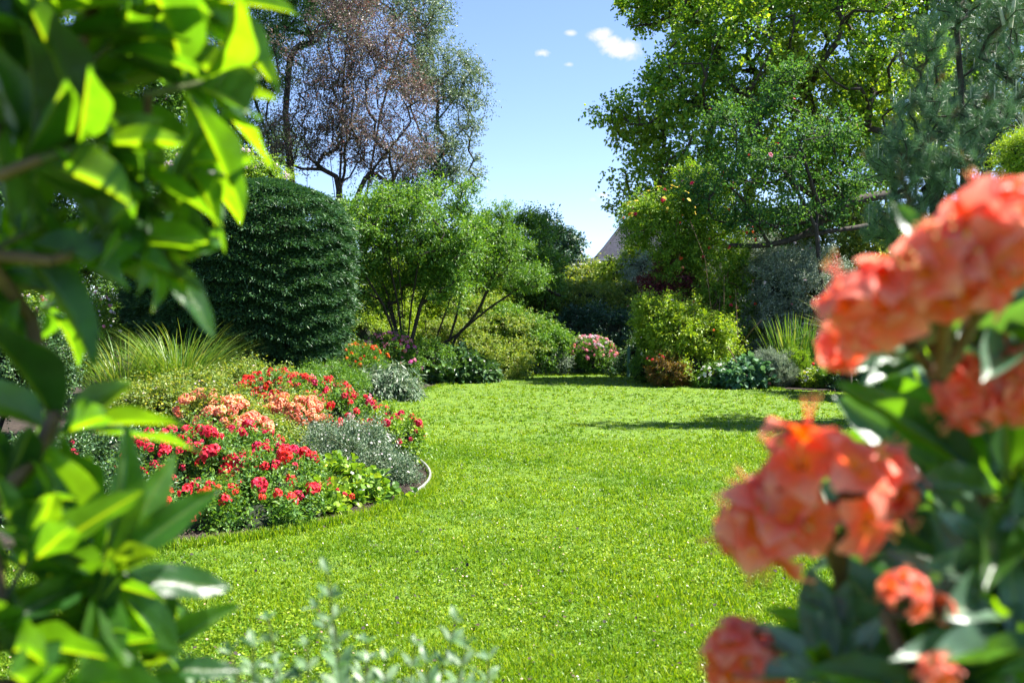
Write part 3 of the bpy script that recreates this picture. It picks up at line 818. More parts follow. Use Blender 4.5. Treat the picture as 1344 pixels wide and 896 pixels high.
plant('tree', 'mid green tree filling the space under the crown, behind the dark low limb', 'tree', [(1090, 320, 90, 60, 32.77, 2.03), (1010, 330, 60, 50, 33.33, 1.69), (1160, 350, 70, 70, 31.64, 1.69), (1060, 390, 80, 50, 31.64, 1.58)], 'olive', (.10, .06), 1.6, .4, .4, lumpy=.25,
      base=b, trunks=[[b, b + [0, 0, 2], b + [.1, 0, 3.4]]], r0=.14, rtip=.01, seg=.6, foliage='crown', trunk_name='trunk', ntarget=160, seed=28)
# overhanging limb, top
b = tbase(1230, 36.6)
plant('tree', 'tree whose leafy limbs hang in from the top edge over the blue sky', 'tree',
      [(835, 8, 24, 12, 33.90, 0.81), (845, 32, 22, 14, 33.90, 0.81), (870, 5, 35, 22, 33.90, 1.22), (905, -8, 60, 30, 33.90, 1.63), (822, 0, 12, 10, 33.90, 0.54), (980, -20, 70, 40, 35.26, 1.90), (1090, -30, 80, 70, 35.26, 2.17), (1240, -10, 110, 110, 36.61, 2.71), (1300, 120, 90, 100, 36.61, 2.71), (1220, 160, 80, 80, 36.61, 2.44), (1330, -60, 120, 90, 36.61, 2.71)],
      'tall', (.125, .105), 1.1, .36, .3, T=T6, lumpy=.25, trunks=[[b, W(1230, 300, 36.61), W(1225, 150, 36.61), W(1180, 30, 35.93), W(1080, -30, 35.26), W(960, -25, 34.58), W(880, -5, 33.90)]],
      base=b, r0=.28, rtip=.012, seg=.7, foliage='crown', trunk_name='trunk', ntarget=420, seed=26)
L_mix = leaf_mat('leaf_mixed_green', [(.03, .10, .04), (.05, .14, .05), (.08, .19, .06), (.15, .27, .05)], trans=.45, rough=.55, spec=.2)
# blue-green small tree
b = tbase(1075, 21.8)
plant('tree', 'small blue green tree with irregular clumps standing under the large yellow green crown', 'tree',
      [(1000, 215, 60, 28, 22.4, 1.2), (1075, 175, 45, 26, 22.4, 1.1), (955, 160, 34, 20, 22.4, .8), (925, 250, 38, 20, 22.4, .8), (1050, 280, 60, 22, 22.8, .9), (1010, 140, 30, 16, 22.4, .7), (1110, 235, 36, 24, 22.6, .8), (975, 290, 40, 16, 22.5, .7), (1030, 100, 26, 16, 22.6, .6)],
      L_mix, (.085, .055), .95, .34, .1, lumpy=.4, trunks=[[b, W(1078, 370, 21.95), W(1070, 300, 22.18), W(1040, 240, 22.4), W(1000, 200, 22.4)]], base=b, r0=.055, rtip=.006, seg=.5, foliage='crown', trunk_name='trunk', ntarget=260, seed=27, wob=.16,
      flowers=[('red1', 8, 1.6), ('pink1', 6, 1.6)])

# far trees beyond the hedge
FT = 'far trees beyond the back hedge'
for i, (lab, blobs, lf, sz, lai, sd) in enumerate((
        ('dark bluish tree standing against the sky in the gap, left of the slate roof', [(733, 315, 20, 22, 46, 1), (722, 298, 13, 18, 46, .7), (748, 325, 16, 18, 46, .8), (725, 340, 36, 26, 46, 1.6)], 'deep', (.16, .09), 1.5, 31),
        ('feathery mid green tree left of the far gap in the sky', [(690, 320, 40, 38, 30, 1.2), (655, 350, 45, 50, 29, 1.3), (705, 360, 40, 40, 29, 1.2), (640, 310, 30, 30, 30, .8), (695, 290, 16, 14, 30, .5)], 'mid', (.09, .045), 1.6, 32),
        ('light green bushy tree below the left end of the slate roof', [(775, 372, 35, 30, 38, 1.2), (755, 385, 30, 25, 38, 1.1)], 'olive', (.12, .06), 2.2, 33),
        ('round light green tree just under the slate roof', [(818, 366, 35, 36, 36, 1.2), (835, 345, 24, 24, 36, .9)], 'lime', (.11, .055), 2.0, 34),
        ('silvery green bush left of the purple leaved shrub', [(852, 372, 26, 34, 30, .9)], 'silver', (.09, .045), 2.0, 35),
        )):
    c = to3(blobs[0])[0]
    plant('tree', lab, 'tree', blobs, lf, sz, lai, .32, .4, lumpy=.2, base=[c[0], c[1], 0], trunks=[[[c[0], c[1], 0], [c[0], c[1], c[2] * .6]]], r0=.12, rtip=.012, seg=.6, foliage='crown', trunk_name='trunk', ntarget=90, group=FT, seed=sd)

# big backing hedges so that the garden is closed
BH = 'hedge bushes closing the garden'
for i, (x, y, hh, lf, lab) in enumerate((
        (-19, 33, 4.2, 'deep', 'dark evergreen bush closing the garden beyond the far left trees'),
        (-12.5, 35, 4.0, 'mid', 'mid green hedge bush behind the airy tree trunks'),
        (-6.5, 36, 3.9, 'olive', 'olive green hedge bush behind the many stemmed tree'),
        (-1.0, 37, 3.5, 'mid', 'mid green hedge bush behind the golden layered shrub'),
        (11.5, 34, 4.2, 'mid', 'mid green hedge bush behind the climbing rose'),
        (17.0, 32, 4.6, 'deep', 'dark green hedge bush behind the pine'),
        (22.5, 30, 4.8, 'dark', 'dark green hedge bush at the far right behind the pine'))):
    k = F / y
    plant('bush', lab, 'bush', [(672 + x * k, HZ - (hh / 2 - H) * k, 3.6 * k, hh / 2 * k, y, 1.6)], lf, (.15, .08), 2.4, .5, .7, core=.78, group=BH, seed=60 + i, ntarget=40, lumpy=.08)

# ================================================================== LEFT SIDE
# clipped conifer
def topiary():
    rng = rng_(41)
    c = W(318, 352, 17.0); c[2] = 2.08
    R = np.array([134 / F * 17, 1.8, 1.86])
    base = np.array([c[0], c[1], 0.])
    root = empty('conifer', 'massive dark green clipped conifer with a flat rounded dome shape', 'conifer', base)
    n = 400000
    def surf(th, z):            # superellipse in plan and profile
        pr = np.maximum(0, 1 - np.abs(z) ** 4) ** (1 / 4)
        pr = np.where(z < -.1, pr * (1 - .16 * (-.1 - z)), pr)
        return pr
    z = rng.uniform(-1, 1, n)
    top = rng.random(n) < .30
    # evenly over sides, plus the flat top
    th = rng.uniform(0, 2 * PI, n)
    z[top] = 1 - rng.random(top.sum()) ** 2 * .2
    rr = surf(th, z)
    rr = np.where(top, np.minimum(rr, 1) * np.sqrt(rng.random(n)), rr)
    z = np.where(top, (1 - np.minimum(rr, 1) ** 4) ** (1 / 4), z)
    lf = lump(rng, 8, 1.6)
    D = np.stack([np.cos(th), np.sin(th), z], 1)
    lump1 = lf(D * 2.2) * .05
    shelf_ph = z * 36 + 1.8 * np.sin(th * 5 + z * 2) + 1.1 * np.sin(th * 13 + 2 + z * 5) + .5 * np.sin(th * 31 + z * 9) + rng.normal(0, .3, n)
    sh = (shelf_ph / (2 * PI)) % 1.0
    depth = rng.random(n) ** 1.6
    ext = 1 + lump1 + .12 * (1 - sh) * (~top) * rng.uniform(.5, 1.3, n) - .14 * depth * (~top) * (sh > .4) - .025 * depth + .13 * (rng.random(n) < .05) * rng.random(n)
    P = c + np.stack([np.cos(th) * rr * R[0] * ext, np.sin(th) * rr * R[1] * ext, z * R[2] * (1 + lump1 * .8)], 1)
    P[:, 2] += np.where(top, .05 * lf(P * 2.5) - .06 * depth, 0)
    out = nrm(np.stack([np.cos(th), np.sin(th), np.where(top, 1.2, .15)], 1))
    A = nrm(out + rng.normal(0, .45, (n, 3)) + np.where(top[:, None], [[0, 0, .3]], [[0, 0, -.25]]))
    N = nrm(rng.normal(0, .45, (n, 3)) + [0, 0, 1])
    k = P[:, 2] > .22
    s = rng.uniform(.6, 1.3, k.sum())
    V, T = scatter(T4, P[k], A[k], N[k], .08 * s, .022 * s)
    # a few stray sprays breaking the outline
    link('foliage', mesh_from('foliage', V - base, T, L['conifer']), root)
    bm = bmesh.new(); bmesh.ops.create_icosphere(bm, subdivisions=5, radius=1)  # added solid core, keeps light and view from passing through the conifer
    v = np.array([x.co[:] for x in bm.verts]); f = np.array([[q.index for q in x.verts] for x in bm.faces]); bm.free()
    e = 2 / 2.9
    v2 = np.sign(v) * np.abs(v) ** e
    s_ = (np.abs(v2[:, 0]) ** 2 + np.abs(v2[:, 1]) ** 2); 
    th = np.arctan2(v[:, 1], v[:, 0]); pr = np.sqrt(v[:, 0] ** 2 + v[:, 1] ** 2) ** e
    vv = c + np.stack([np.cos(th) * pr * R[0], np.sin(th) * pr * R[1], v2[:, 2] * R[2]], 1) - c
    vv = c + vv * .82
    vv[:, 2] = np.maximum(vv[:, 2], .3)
    link('added_dark_core', mesh_from('added_dark_core', vv - base, f, M['dark_core'], smooth=True), root)
    a = Acc()
    for q in range(5):
        an = q * 1.26; o = np.array([math.cos(an) * .5, math.sin(an) * .4, 0])
        a.add(*tubes([base + o * .6 - [0, 0, .03]], [base + o * 1.4 + [0, 0, .7]], .09, .07, 8))
    a.build('trunk', M['bark'], root, base, True)
topiary()

plant('shrub', 'shrub with pinkish white blossom rising behind the clipped conifer', 'shrub',
      [(295, 228, 55, 30, 21.5, .9), (265, 245, 50, 40, 21.5, .9), (345, 235, 30, 18, 21.5, .6)], 'bright', (.07, .04), 1.8, .25, .4, base=tbase(290, 21.5), r0=.09, seed=42, flowers=[('blush', 80, 1.5, None, dict(zmin=3))])

# many-stemmed tree
b = tbase(532, 20.9); b2 = tbase(575, 23.2)  # many plants below pushed back along the line of sight, pixel outlines kept
def fern_tips(acc, rng): pass
st = []
for tx, ty, dd in ((450, 330, 20.4), (480, 290, 21.2), (505, 270, 20.6), (530, 260, 21.4), (555, 280, 20.5), (590, 300, 21.3), (470, 300, 21.5), (520, 300, 20.3)):
    m1 = W(532 + (tx - 532) * .35, 400, 20.9 + (dd - 20.9) * .5); m2 = W(532 + (tx - 532) * .72, 350, dd)
    st.append([b + [(tx - 532) / 900, 0, 0], W(532 + (tx - 532) * .15, 445, 20.9), m1, m2, W(tx, ty, dd)])
plant('tree', 'many stemmed small tree with a bright green vase shaped crown beside the clipped conifer', 'tree',
      [(500, 310, 48, 42, 20.88, 1.28), (560, 300, 50, 48, 20.88, 1.39), (470, 290, 28, 35, 20.88, 0.93), (610, 320, 30, 38, 20.88, 0.93), (520, 265, 40, 18, 20.88, 0.93), (480, 350, 30, 18, 20.88, 0.7), (570, 340, 45, 22, 20.88, 0.93), (600, 270, 20, 10, 20.88, 0.46), (540, 365, 50, 14, 21.23, 0.7), (610, 250, 18, 8, 20.88, 0.35), (455, 365, 24, 34, 20.6, .6), (500, 392, 40, 18, 21.4, .7), (590, 375, 40, 26, 21, .7), (560, 245, 14, 12, 21, .3)],
      [L['mid'], L['bright']][0], (.085, .034), 1.15, .26, .1, lumpy=.4, trunks=st, base=b, r0=.045, rtip=.006, seg=.3, foliage='crown', trunk_name='stems', ntarget=420, seed=43, wob=.16)
st2 = [list(smooth_line(np.array(q), 2)) for q in [[b2, W(572, 455, 23.13), W(600, 440, 22.87), W(640, 405, 22.74), W(672, 385, 22.74), W(695, 365, 22.74)], [b2, W(590, 445, 23.01), W(602, 405, 22.87), W(608, 370, 22.74), W(630, 335, 22.74)], [b2 + [-.3, 0, 0], W(560, 440, 23.13), W(556, 400, 23.13), W(575, 360, 23.01)], [b2 + [.15, 0, 0], W(592, 448, 23.05), W(625, 415, 22.94), W(640, 380, 22.83), W(655, 345, 22.83)], [b2 + [-.2, .1, 0], W(570, 450, 23.28), W(585, 410, 23.16), W(598, 370, 23.05), W(600, 340, 23.05)]]]
plant('tree', 'slender tree leaning right on long dark stems in front of the golden shrub', 'tree',
      [(695, 365, 28, 20, 22.74, 0.58), (650, 345, 38, 30, 22.74, 0.82), (640, 300, 26, 26, 22.74, 0.58), (670, 320, 22, 20, 22.74, 0.58), (662, 280, 14, 10, 22.74, 0.35), (600, 340, 28, 30, 22.87, 0.7)],
      'mid', (.07, .026), 1.15, .2, .2, lumpy=.3, trunks=st2, base=b2, r0=.038, rtip=.006, seg=.3, foliage='crown', trunk_name='stems', ntarget=220, seed=44, wob=.16)

plant('shrub', 'yellow green shrub filling the gap right of the clipped conifer', 'shrub', [(480, 440, 45, 42, 23.98, 1.08), (510, 420, 40, 40, 24.58, 0.97), (465, 400, 20, 30, 23.98, 0.65)], 'lime', (.06, .03), 2.4, .25, .6, core=.6, seed=45)
plant('shrub', 'golden layered shrub behind the leaning dark stems', 'shrub',
      [(630, 455, 55, 18, 24.63, 1.02), (600, 432, 50, 12, 25.00, 1.02), (655, 425, 55, 10, 25.24, 1.02), (640, 478, 60, 22, 24.01, 0.9), (690, 455, 22, 8, 24.63, 0.56), (590, 465, 40, 25, 24.63, 0.9), (620, 405, 45, 12, 25.87, 0.9)], 'gold', (.06, .032), 2.0, .2, .6, flat=.35, core=0, seed=46, base=tbase(625, 24.63))
plant('shrub', 'tall yellow green shrub between the two slender trees', 'shrub', [(560, 400, 60, 60, 26.22, 1.4), (520, 370, 45, 50, 27.36, 1.2), (620, 375, 45, 50, 27.36, 1.2)], 'lime', (.08, .04), 1.9, .3, .5, core=.5, seed=47, base=tbase(560, 26.22))
plant('shrub', 'rounded dark green shrub left of the red and pink azaleas', 'shrub', [(700, 455, 45, 40, 25.5, 1.0), (665, 440, 30, 40, 25.5, .9), (735, 462, 18, 26, 25.5, .5)], 'mid', (.07, .035), 2.6, .22, .6, core=.6, seed=48)
# long hedge with pale top
plant('hedge', 'long hedge with a pale yellow green top and dark shaded side across the back', 'hedge',
      [(720, 424, 80, 55, 31, 1.5), (780, 420, 60, 46, 30.5, 1.4), (840, 420, 50, 50, 30.5, 1.4), (690, 400, 40, 25, 31, 1.0)], 'olive', (.07, .04), 2.8, .25, .75, core=.84, lumpy=.05, seed=49, ntarget=120)
plant('shrub', 'dark blue green shrub in the shade behind the pink azalea dome', 'shrub', [(800, 448, 55, 40, 28, .8), (850, 450, 35, 36, 27, .8), (760, 440, 30, 34, 28.5, .6)], 'deep', (.07, .04), 2.6, .25, .7, core=.8, seed=50)

# azaleas at the far end
plant('shrub', 'low white flecked shrub in front of the small red azalea', 'shrub', [(722, 477, 33, 20, 25.49, 0.65), (700, 480, 18, 14, 25.27, 0.43)], 'silver', (.05, .025), 2.6, .12, .65, core=.7, seed=51, flowers=[('blush1', 26, .8)])
plant('azalea', 'small azalea topped with deep red flowers at the far end of the lawn', 'azalea', [(734, 468, 25, 19, 26.35, 0.54)], 'mid', (.05, .025), 2.0, .12, .65, core=.7, seed=52, flowers=[('red', 34, 1.25, None, dict(zmin=.45, updown=.2)), ('crimson', 14, 1.2, None, dict(zmin=.4, updown=.1))])
plant('azalea', 'rounded pink azalea dome at the far end of the lawn', 'azalea', [(775, 466, 32, 24, 25.7, 0.67)], 'mid', (.05, .025), 2.2, .12, .7, core=.75, lumpy=.05, seed=53, flowers=[('pink', 95, 1.1, None, dict(zmin=.2)), ('blush', 40, 1.1, None, dict(zmin=.6, updown=.45)), ('coral', 14, 1.2, None, dict(zmin=.15, updown=-.6))])
plant('ground_plant', 'low blue green plant at the foot of the pink azalea dome', 'plant', [(778, 487, 34, 8, 25.65, 0.39)], 'bluegreen', (.06, .04), 2.4, .1, .4, seed=54, ntarget=20)
def stake(px, py0, py1, d, col, name, lab, w=.03):
    base = tbase(px, d); h = H + (HZ - py0) / F * d
    a = Acc(); s = w
    ring = lambda r, z: [(base[0] + r * math.cos(q * PI / 4), base[1] + r * math.sin(q * PI / 4), z) for q in range(8)]
    V = ring(s, -.05) + ring(s * .95, h - .1) + ring(s * .2, h); T = []
    for k in range(2):
        for i in range(8):
            j = (i + 1) % 8; T += [(k * 8 + i, k * 8 + j, k * 8 + 8 + j), (k * 8 + i, k * 8 + 8 + j, k * 8 + 8 + i)]
    T += [(16, 16 + i, 17 + i) for i in range(1, 7)]
    V = np.array(V); o = link(name, mesh_from(name, V - base, T, col, smooth=False), None, tuple(base)); tag(o, lab, 'stake')
stake(825, 453, 482, 24.2, solid_mat('stake_green', (.06, .13, .08), (.09, .19, .12), 8, .6, 0), 'garden_stake', 'pointed pale green stake beside the pink azalea dome', .045)
plant('shrub', 'small dark green shrub beside the pale green stake', 'shrub', [(845, 466, 24, 22, 25, .5), (822, 478, 14, 12, 25, .4)], 'dark', (.06, .03), 2.6, .15, .6, core=.7, seed=55)

# left border, middle distance
plant('hosta', 'clump of broad dark leaves at the lawn edge under the leaning stems', 'hosta', [(600, 483, 42, 22, 22, 0.77), (570, 488, 26, 18, 21.34, 0.55), (630, 490, 22, 12, 22, 0.44)], 'dark', (.16, .09), 2.6, .14, .5, T=T6, seed=71, ntarget=30, flowers=[('white1', 9, .9)])
plant('shrub', 'bright green low shrub between the pink roses and the dark broad leaves', 'shrub', [(560, 472, 32, 22, 21.45, 0.66)], 'mid', (.05, .028), 2.6, .14, .6, core=.6, seed=72)
plant('rose_bush', 'open bush with magenta pink roses below the many stemmed tree', 'rose bush', [(510, 462, 34, 24, 20.46, 0.62), (535, 482, 16, 14, 20.21, 0.37)], 'mid', (.05, .03), 1.7, .14, .5, seed=73, flowers=[('pink', 40, 1.1, None, dict(zmin=.5)), ('magenta', 24, 1.1), ('crimson', 10, .8)])
plant('geum_plant', 'clump of orange red flowers over green stems left of the silvery arching leaves', 'flower', [(468, 480, 42, 26, 18.25, 0.62), (440, 470, 28, 18, 19, 0.5)], 'mid', (.05, .02), 2.0, .12, .5, seed=74, upright=.7, flowers=[('orange', 70, 1.0, None, dict(zmin=.45, updown=.1)), ('red', 26, .7, [(430, 462, 30, 16, 19.25, 0.5)], dict(updown=.0))])
plant('fern', 'silvery fern like plant arching over the lawn edge', 'fern', [(515, 502, 34, 24, 17, 0.62), (492, 508, 28, 22, 16.62, 0.5), (535, 512, 16, 12, 16.75, 0.38)], 'sage', (.13, .03), 2.0, .16, .3, lumpy=.3, seed=75, droop=1.0, ntarget=60)
plant('ground_plant', 'dark green mat of fine leaves in front of the clipped conifer', 'plant', [(395, 490, 60, 18, 16.38, 0.7), (440, 505, 40, 18, 15.21, 0.58), (350, 480, 40, 16, 16.96, 0.58)], 'mid', (.045, .014), 3.0, .1, .5, seed=76, upright=.4, ntarget=40)
plant('ground_plant', 'low plum coloured plants under the front of the clipped conifer', 'plant', [(345, 466, 45, 10, 17.25, 0.46), (405, 468, 28, 10, 17.25, 0.34)], 'burgundy', (.05, .02), 1.5, .12, .4, seed=77, ntarget=30, flowers=[('magenta1', 12, .8)])
plant('shrub', 'leafy green shrub with small white flecks behind the peach azalea', 'shrub', [(330, 508, 60, 26, 12.0, .6), (262, 515, 46, 24, 11.5, .5), (200, 530, 50, 26, 11.0, .5)], 'olive', (.04, .022), 2.6, .14, .6, core=.6, seed=78, flowers=[('blush1', 40, .5), ('yellow1', 16, .4)])
plant('shrub', 'dense dark shrub at the left edge behind the foreground leaves', 'shrub', [(30, 480, 62, 60, 11, .6), (-60, 470, 90, 80, 11, .8)], 'dark', (.04, .022), 2.8, .16, .7, core=.75, seed=79)
plant('shrub', 'loose shrub with pink and white flowers between the dark shrub and the ornamental grass', 'shrub', [(100, 440, 50, 65, 15.5, .7), (50, 400, 50, 50, 16, .6)], 'bright', (.05, .03), 1.9, .16, .5, seed=80, flowers=[('blush', 46, .8), ('pink', 20, .8), ('red', 6, .8)])

def strap_plant(name, lab, cat, base, n, length, width, m, lean=.35, arch=1.0, spread=.15, seed=1, dirbias=(0, 0), parts='leaves', nseg=8, extra=None):
    rng = rng_(seed)
    base = np.array(base, float)
    root = empty(name, lab, cat, base)
    V, T = [], []
    a = rng.uniform(0, 2 * PI, n); Ls = length * rng.uniform(.55, 1.15, n)
    o = np.stack([np.cos(a), np.sin(a), np.zeros(n)], 1) * (spread * rng.random((n, 1)) ** .6)
    hd = nrm(np.stack([np.cos(a), np.sin(a), np.zeros(n)], 1) + rng.normal(0, .25, (n, 3)) * [1, 1, 0] + np.array([dirbias[0], dirbias[1], 0]))
    el0 = PI / 2 - np.abs(rng.normal(0, lean, n)) - .05
    cur = o.copy(); el = el0.copy()
    side = nrm(np.cross(hd, [0, 0, 1.]))
    k = nseg
    pts = []
    for i in range(k + 1):
        w = width * np.sin(PI * (.12 + .88 * (1 - i / k)) * .5) * (1 if i < k else .12) * rng.uniform(.9, 1.1, n)
        pts.append(np.stack([cur - side * w[:, None] * .5, cur + side * w[:, None] * .5], 1))
        cur = cur + (hd * np.cos(el)[:, None] + np.array([0, 0, 1.]) * np.sin(el)[:, None]) * (Ls / k)[:, None]
        el = el - arch * rng.uniform(.12, .32, n) * (.4 + i / k)
    Pt = np.stack(pts, 1).reshape(n, -1, 3)
    Pt[:, :, 2] = np.maximum(Pt[:, :, 2], .015)
    q = np.arange(k)
    f = np.concatenate([np.stack([q * 2, q * 2 + 1, q * 2 + 3], 1), np.stack([q * 2, q * 2 + 3, q * 2 + 2], 1)])
    T = (f[None] + (np.arange(n) * (2 * k + 2))[:, None, None]).reshape(-1, 3)
    link(parts, mesh_from(parts, Pt.reshape(-1, 3), T, m), root)
    return root
strap_plant('ornamental_grass', 'tall arching ornamental grass with yellow green blades left of the conifer foot', 'ornamental grass', tbase(235, 14.2), 1200, 1.5, .018, L['strap'], .34, .8, .4, 81)
strap_plant('ornamental_grass', 'smaller tuft of ornamental grass to the left of the tall arching one', 'ornamental grass', tbase(165, 13.8), 500, 1.35, .016, L['strap'], .38, .7, .3, 82)

# ================================================================== THE FLOWER BED
plant('azalea', 'azalea covered in crimson flowers at the back right of the flower bed', 'azalea',
      [(400, 548, 70, 50, 10.4, .6), (455, 562, 55, 42, 9.9, .5), (500, 582, 40, 34, 9.5, .42), (360, 525, 50, 34, 10.8, .5)], 'mid', (.038, .02), 2.6, .12, .55, core=.68, seed=91, r0=.02,
      flowers=[('crimson', 98, 1.25, None, dict(zmin=.35, updown=.05)), ('red', 90, 1.2, None, dict(zmin=.3, updown=.0)), ('pink', 12, 1.0, None, dict(zmin=.3, updown=.0))])
plant('azalea', 'small leafy azalea with a few crimson flowers at the tip of the flower bed', 'azalea', [(528, 582, 24, 34, 9.0, .3), (508, 575, 26, 30, 9.3, .3)], 'bright', (.035, .02), 2.4, .1, .55, core=.5, seed=92, r0=.015,
      flowers=[('crimson', 22, .95, None, dict(zmin=.15))])
plant('azalea', 'azalea with a sloping drift of peach flowers in the flower bed', 'azalea',
      [(285, 560, 52, 50, 8.7, .42), (325, 578, 36, 40, 8.4, .34)], 'olive', (.036, .02), 2.4, .12, .55, core=.6, seed=93, r0=.018,
      flowers=[('peach', 96, 1.3, [(262, 535, 24, 16, 8.55, .18), (297, 553, 30, 24, 8.4, .22), (328, 576, 24, 24, 8.15, .2)], dict(updown=-.3, front=.5))])
plant('azalea', 'small azalea with pale peach flowers among the crimson ones', 'azalea', [(385, 552, 34, 34, 9.2, .3)], 'olive', (.036, .02), 2.2, .12, .55, seed=94, r0=.015,
      flowers=[('peach', 60, 1.2, [(372, 538, 22, 16, 9.1, .18), (400, 545, 20, 18, 9.0, .18)], dict(updown=-.3, front=.5))])
plant('azalea', 'leafy azalea with scarlet flowers at the shaded front of the flower bed', 'azalea',
      [(300, 622, 82, 60, 7.3, .5), (365, 640, 56, 50, 6.95, .4), (225, 625, 66, 56, 7.2, .45), (335, 705, 62, 62, 6.28, .3), (255, 708, 70, 64, 6.22, .3), (400, 694, 42, 46, 6.5, .25)], 'mid', (.034, .018), 2.8, .11, .55, core=.66, seed=95, r0=.018,
      flowers=[('red', 85, 1.2, None, dict(zmin=.14, front=.1)), ('crimson', 75, 1.1, None, dict(zmin=.14, front=.1)), ('red', 26, 1.35, [(322, 618, 26, 16, 7.0, .16)], dict(front=0))])
plant('azalea', 'dark leafy azalea with few red flowers at the left of the flower bed', 'azalea',
      [(140, 620, 80, 60, 7.9, .5), (60, 640, 80, 60, 7.6, .5), (-40, 650, 90, 60, 7.6, .6), (150, 670, 80, 46, 6.55, .35), (20, 690, 100, 46, 6.4, .35)], 'dark', (.034, .018), 2.8, .12, .55, core=.66, seed=96, r0=.018,
      flowers=[('crimson', 22, .95, None, dict(zmin=.2, front=.1)), ('white1', 10, .5)])
plant('thyme', 'cloud of fine silvery leaves with tiny white flowers near the bed tip', 'plant',
      [(455, 600, 66, 44, 8.4, .5), (505, 622, 36, 34, 8.1, .34), (420, 590, 50, 34, 8.9, .4), (528, 636, 24, 24, 7.95, .22)], 'sage', (.028, .011), 1.7, .12, .35, lumpy=.25, seed=97, r0=.008, upright=.5, ntarget=140, bark='stem', flowers=[('white1', 90, .34), ('blush1', 60, .36)])
plant('geranium', 'low plant with rounded yellow green leaves in front of the silvery cloud', 'plant',
      [(440, 640, 46, 34, 7.3, .3), (430, 682, 38, 36, 6.7, .26), (485, 666, 36, 30, 7.1, .25)], 'bright', (.05, .045), 2.6, .09, .5, T=TR, seed=98, r0=.01, bark='stem', flowers=[('white1', 5, .7), ('yellow1', 6, .5), ('red', 8, .7), ('blush1', 3, .6)])
plant('shrub', 'light green shrub with pale speckled leaves between the peach and crimson azaleas', 'shrub', [(345, 585, 46, 36, 8.6, .4), (385, 600, 36, 30, 8.5, .35)], 'gold', (.03, .016), 2.2, .1, .5, seed=99, r0=.012, flowers=[('blush1', 26, .35)])

# ================================================================== RIGHT SIDE
b = tbase(935, 23.73)  # this border was scaled about the camera: distances multiplied, pixel outlines kept
def canes(acc, rng):
    for pts in ([(945, 505, 22.42), (935, 470, 22.29), (938, 440, 22.29), (928, 410, 22.42)], [(958, 505, 22.42), (962, 470, 22.17), (985, 435, 19.89), (1000, 420, 19.89)],
                [(975, 500, 19.89), (970, 480, 19.77), (955, 455, 19.89)], [(948, 505, 22.42), (952, 450, 22.17), (943, 420, 22.29), (945, 390, 22.42)]):
        p = smooth_line(np.array([W(*q) for q in pts]), 2); acc.add(*tubes(p[:-1], p[1:], .013, .012, 5))
plant('climbing_rose', 'tall climbing rose column with scattered red and orange blooms', 'climbing rose',
      [(900, 300, 55, 55, 23.56, 1.03), (940, 350, 50, 80, 23.56, 1.03), (960, 430, 45, 75, 23.44, 1.03), (870, 280, 40, 30, 23.56, 0.8), (835, 295, 25, 30, 23.56, 0.57), (925, 250, 35, 30, 23.56, 0.69), (980, 480, 30, 30, 22.93, 0.57), (900, 240, 16, 22, 23.56, 0.46), (890, 350, 30, 40, 23.56, 0.69)],
      'bright', (.065, .035), 1.75, .2, .35, lumpy=.25, base=b, trunks=[[b, W(935, 420, 21.27), W(925, 340, 21.27), W(905, 290, 21.27)], [b + [.25, 0, 0], W(950, 430, 21.16), W(950, 360, 21.27)], [b + [.4, 0, 0], W(968, 440, 21.04), W(965, 380, 21.27)]],
      r0=.05, rtip=.006, seg=.35, ntarget=260, bark='stem_brown', seed=101, extra=canes,
      flowers=[('red', 24, 1.25), ('orange', 14, 1.2), ('crimson', 12, 1.1), ('peach', 7, .9), ('pink', 5, .9), ('yellow1', 22, 1.4, [(870, 280, 40, 34, 21.27, 0.8), (835, 295, 25, 30, 21.27, 0.57)])])
plant('shrub', 'rounded yellow green shrub bulging forward beside the climbing rose', 'shrub',
      [(890, 440, 52, 45, 21.47, 0.99), (865, 420, 34, 30, 21.47, 0.74), (925, 450, 40, 45, 21.47, 0.87), (905, 480, 45, 28, 20.84, 0.62), (850, 400, 14, 14, 21.59, 0.37)], 'lime', (.065, .04), 1.8, .22, .5, lumpy=.2, core=.4, seed=102, flowers=[('blush1', 6, 1.2), ('orange', 3, .7), ('magenta', 2, .9, [(828, 408, 6, 6, 21.66, 0.12)])])
plant('shrub', 'burgundy leaved shrub behind the yellow green shrub', 'shrub', [(880, 372, 34, 26, 23.73, 0.70), (865, 390, 26, 22, 23.59, 0.58), (890, 345, 26, 20, 23.99, 0.58)], 'burgundy', (.06, .035), 2.2, .18, .4, seed=103, base=tbase(885, 21.99), ntarget=50)
plant('shrub', 'small bronze and green mound at the corner of the right border', 'shrub', [(878, 487, 28, 22, 20.60, 0.52)], 'rust', (.035, .02), 2.8, .09, .65, core=.65, seed=104, flowers=[('crimson', 7, .8, [(862, 476, 12, 10, 20.46, 0.26)])])
plant('shrub', 'green shrub dotted with white flowers behind the bronze mound', 'shrub', [(856, 465, 20, 30, 22.32, 0.6), (845, 485, 16, 14, 21.84, 0.36)], 'mid', (.05, .03), 2.4, .12, .6, core=.6, seed=105, flowers=[('white1', 14, 1.1)])
plant('flowering_plant', 'clump of white flowers at the front of the right border', 'flower', [(940, 492, 22, 14, 20.20, 0.40), (960, 482, 14, 12, 20.34, 0.33), (924, 500, 10, 8, 20.07, 0.26)], 'mid', (.05, .03), 1.8, .09, .5, seed=106, ntarget=30, flowers=[('white1', 34, 1.2, None, dict(zmin=.08))])
plant('hosta', 'clump of broad blue green leaves right of the white flowers', 'hosta', [(982, 490, 34, 18, 20.30, 0.66), (965, 496, 18, 12, 19.90, 0.40)], 'bluegreen', (.12, .09), 2.2, .12, .5, T=TR, seed=107, ntarget=24)
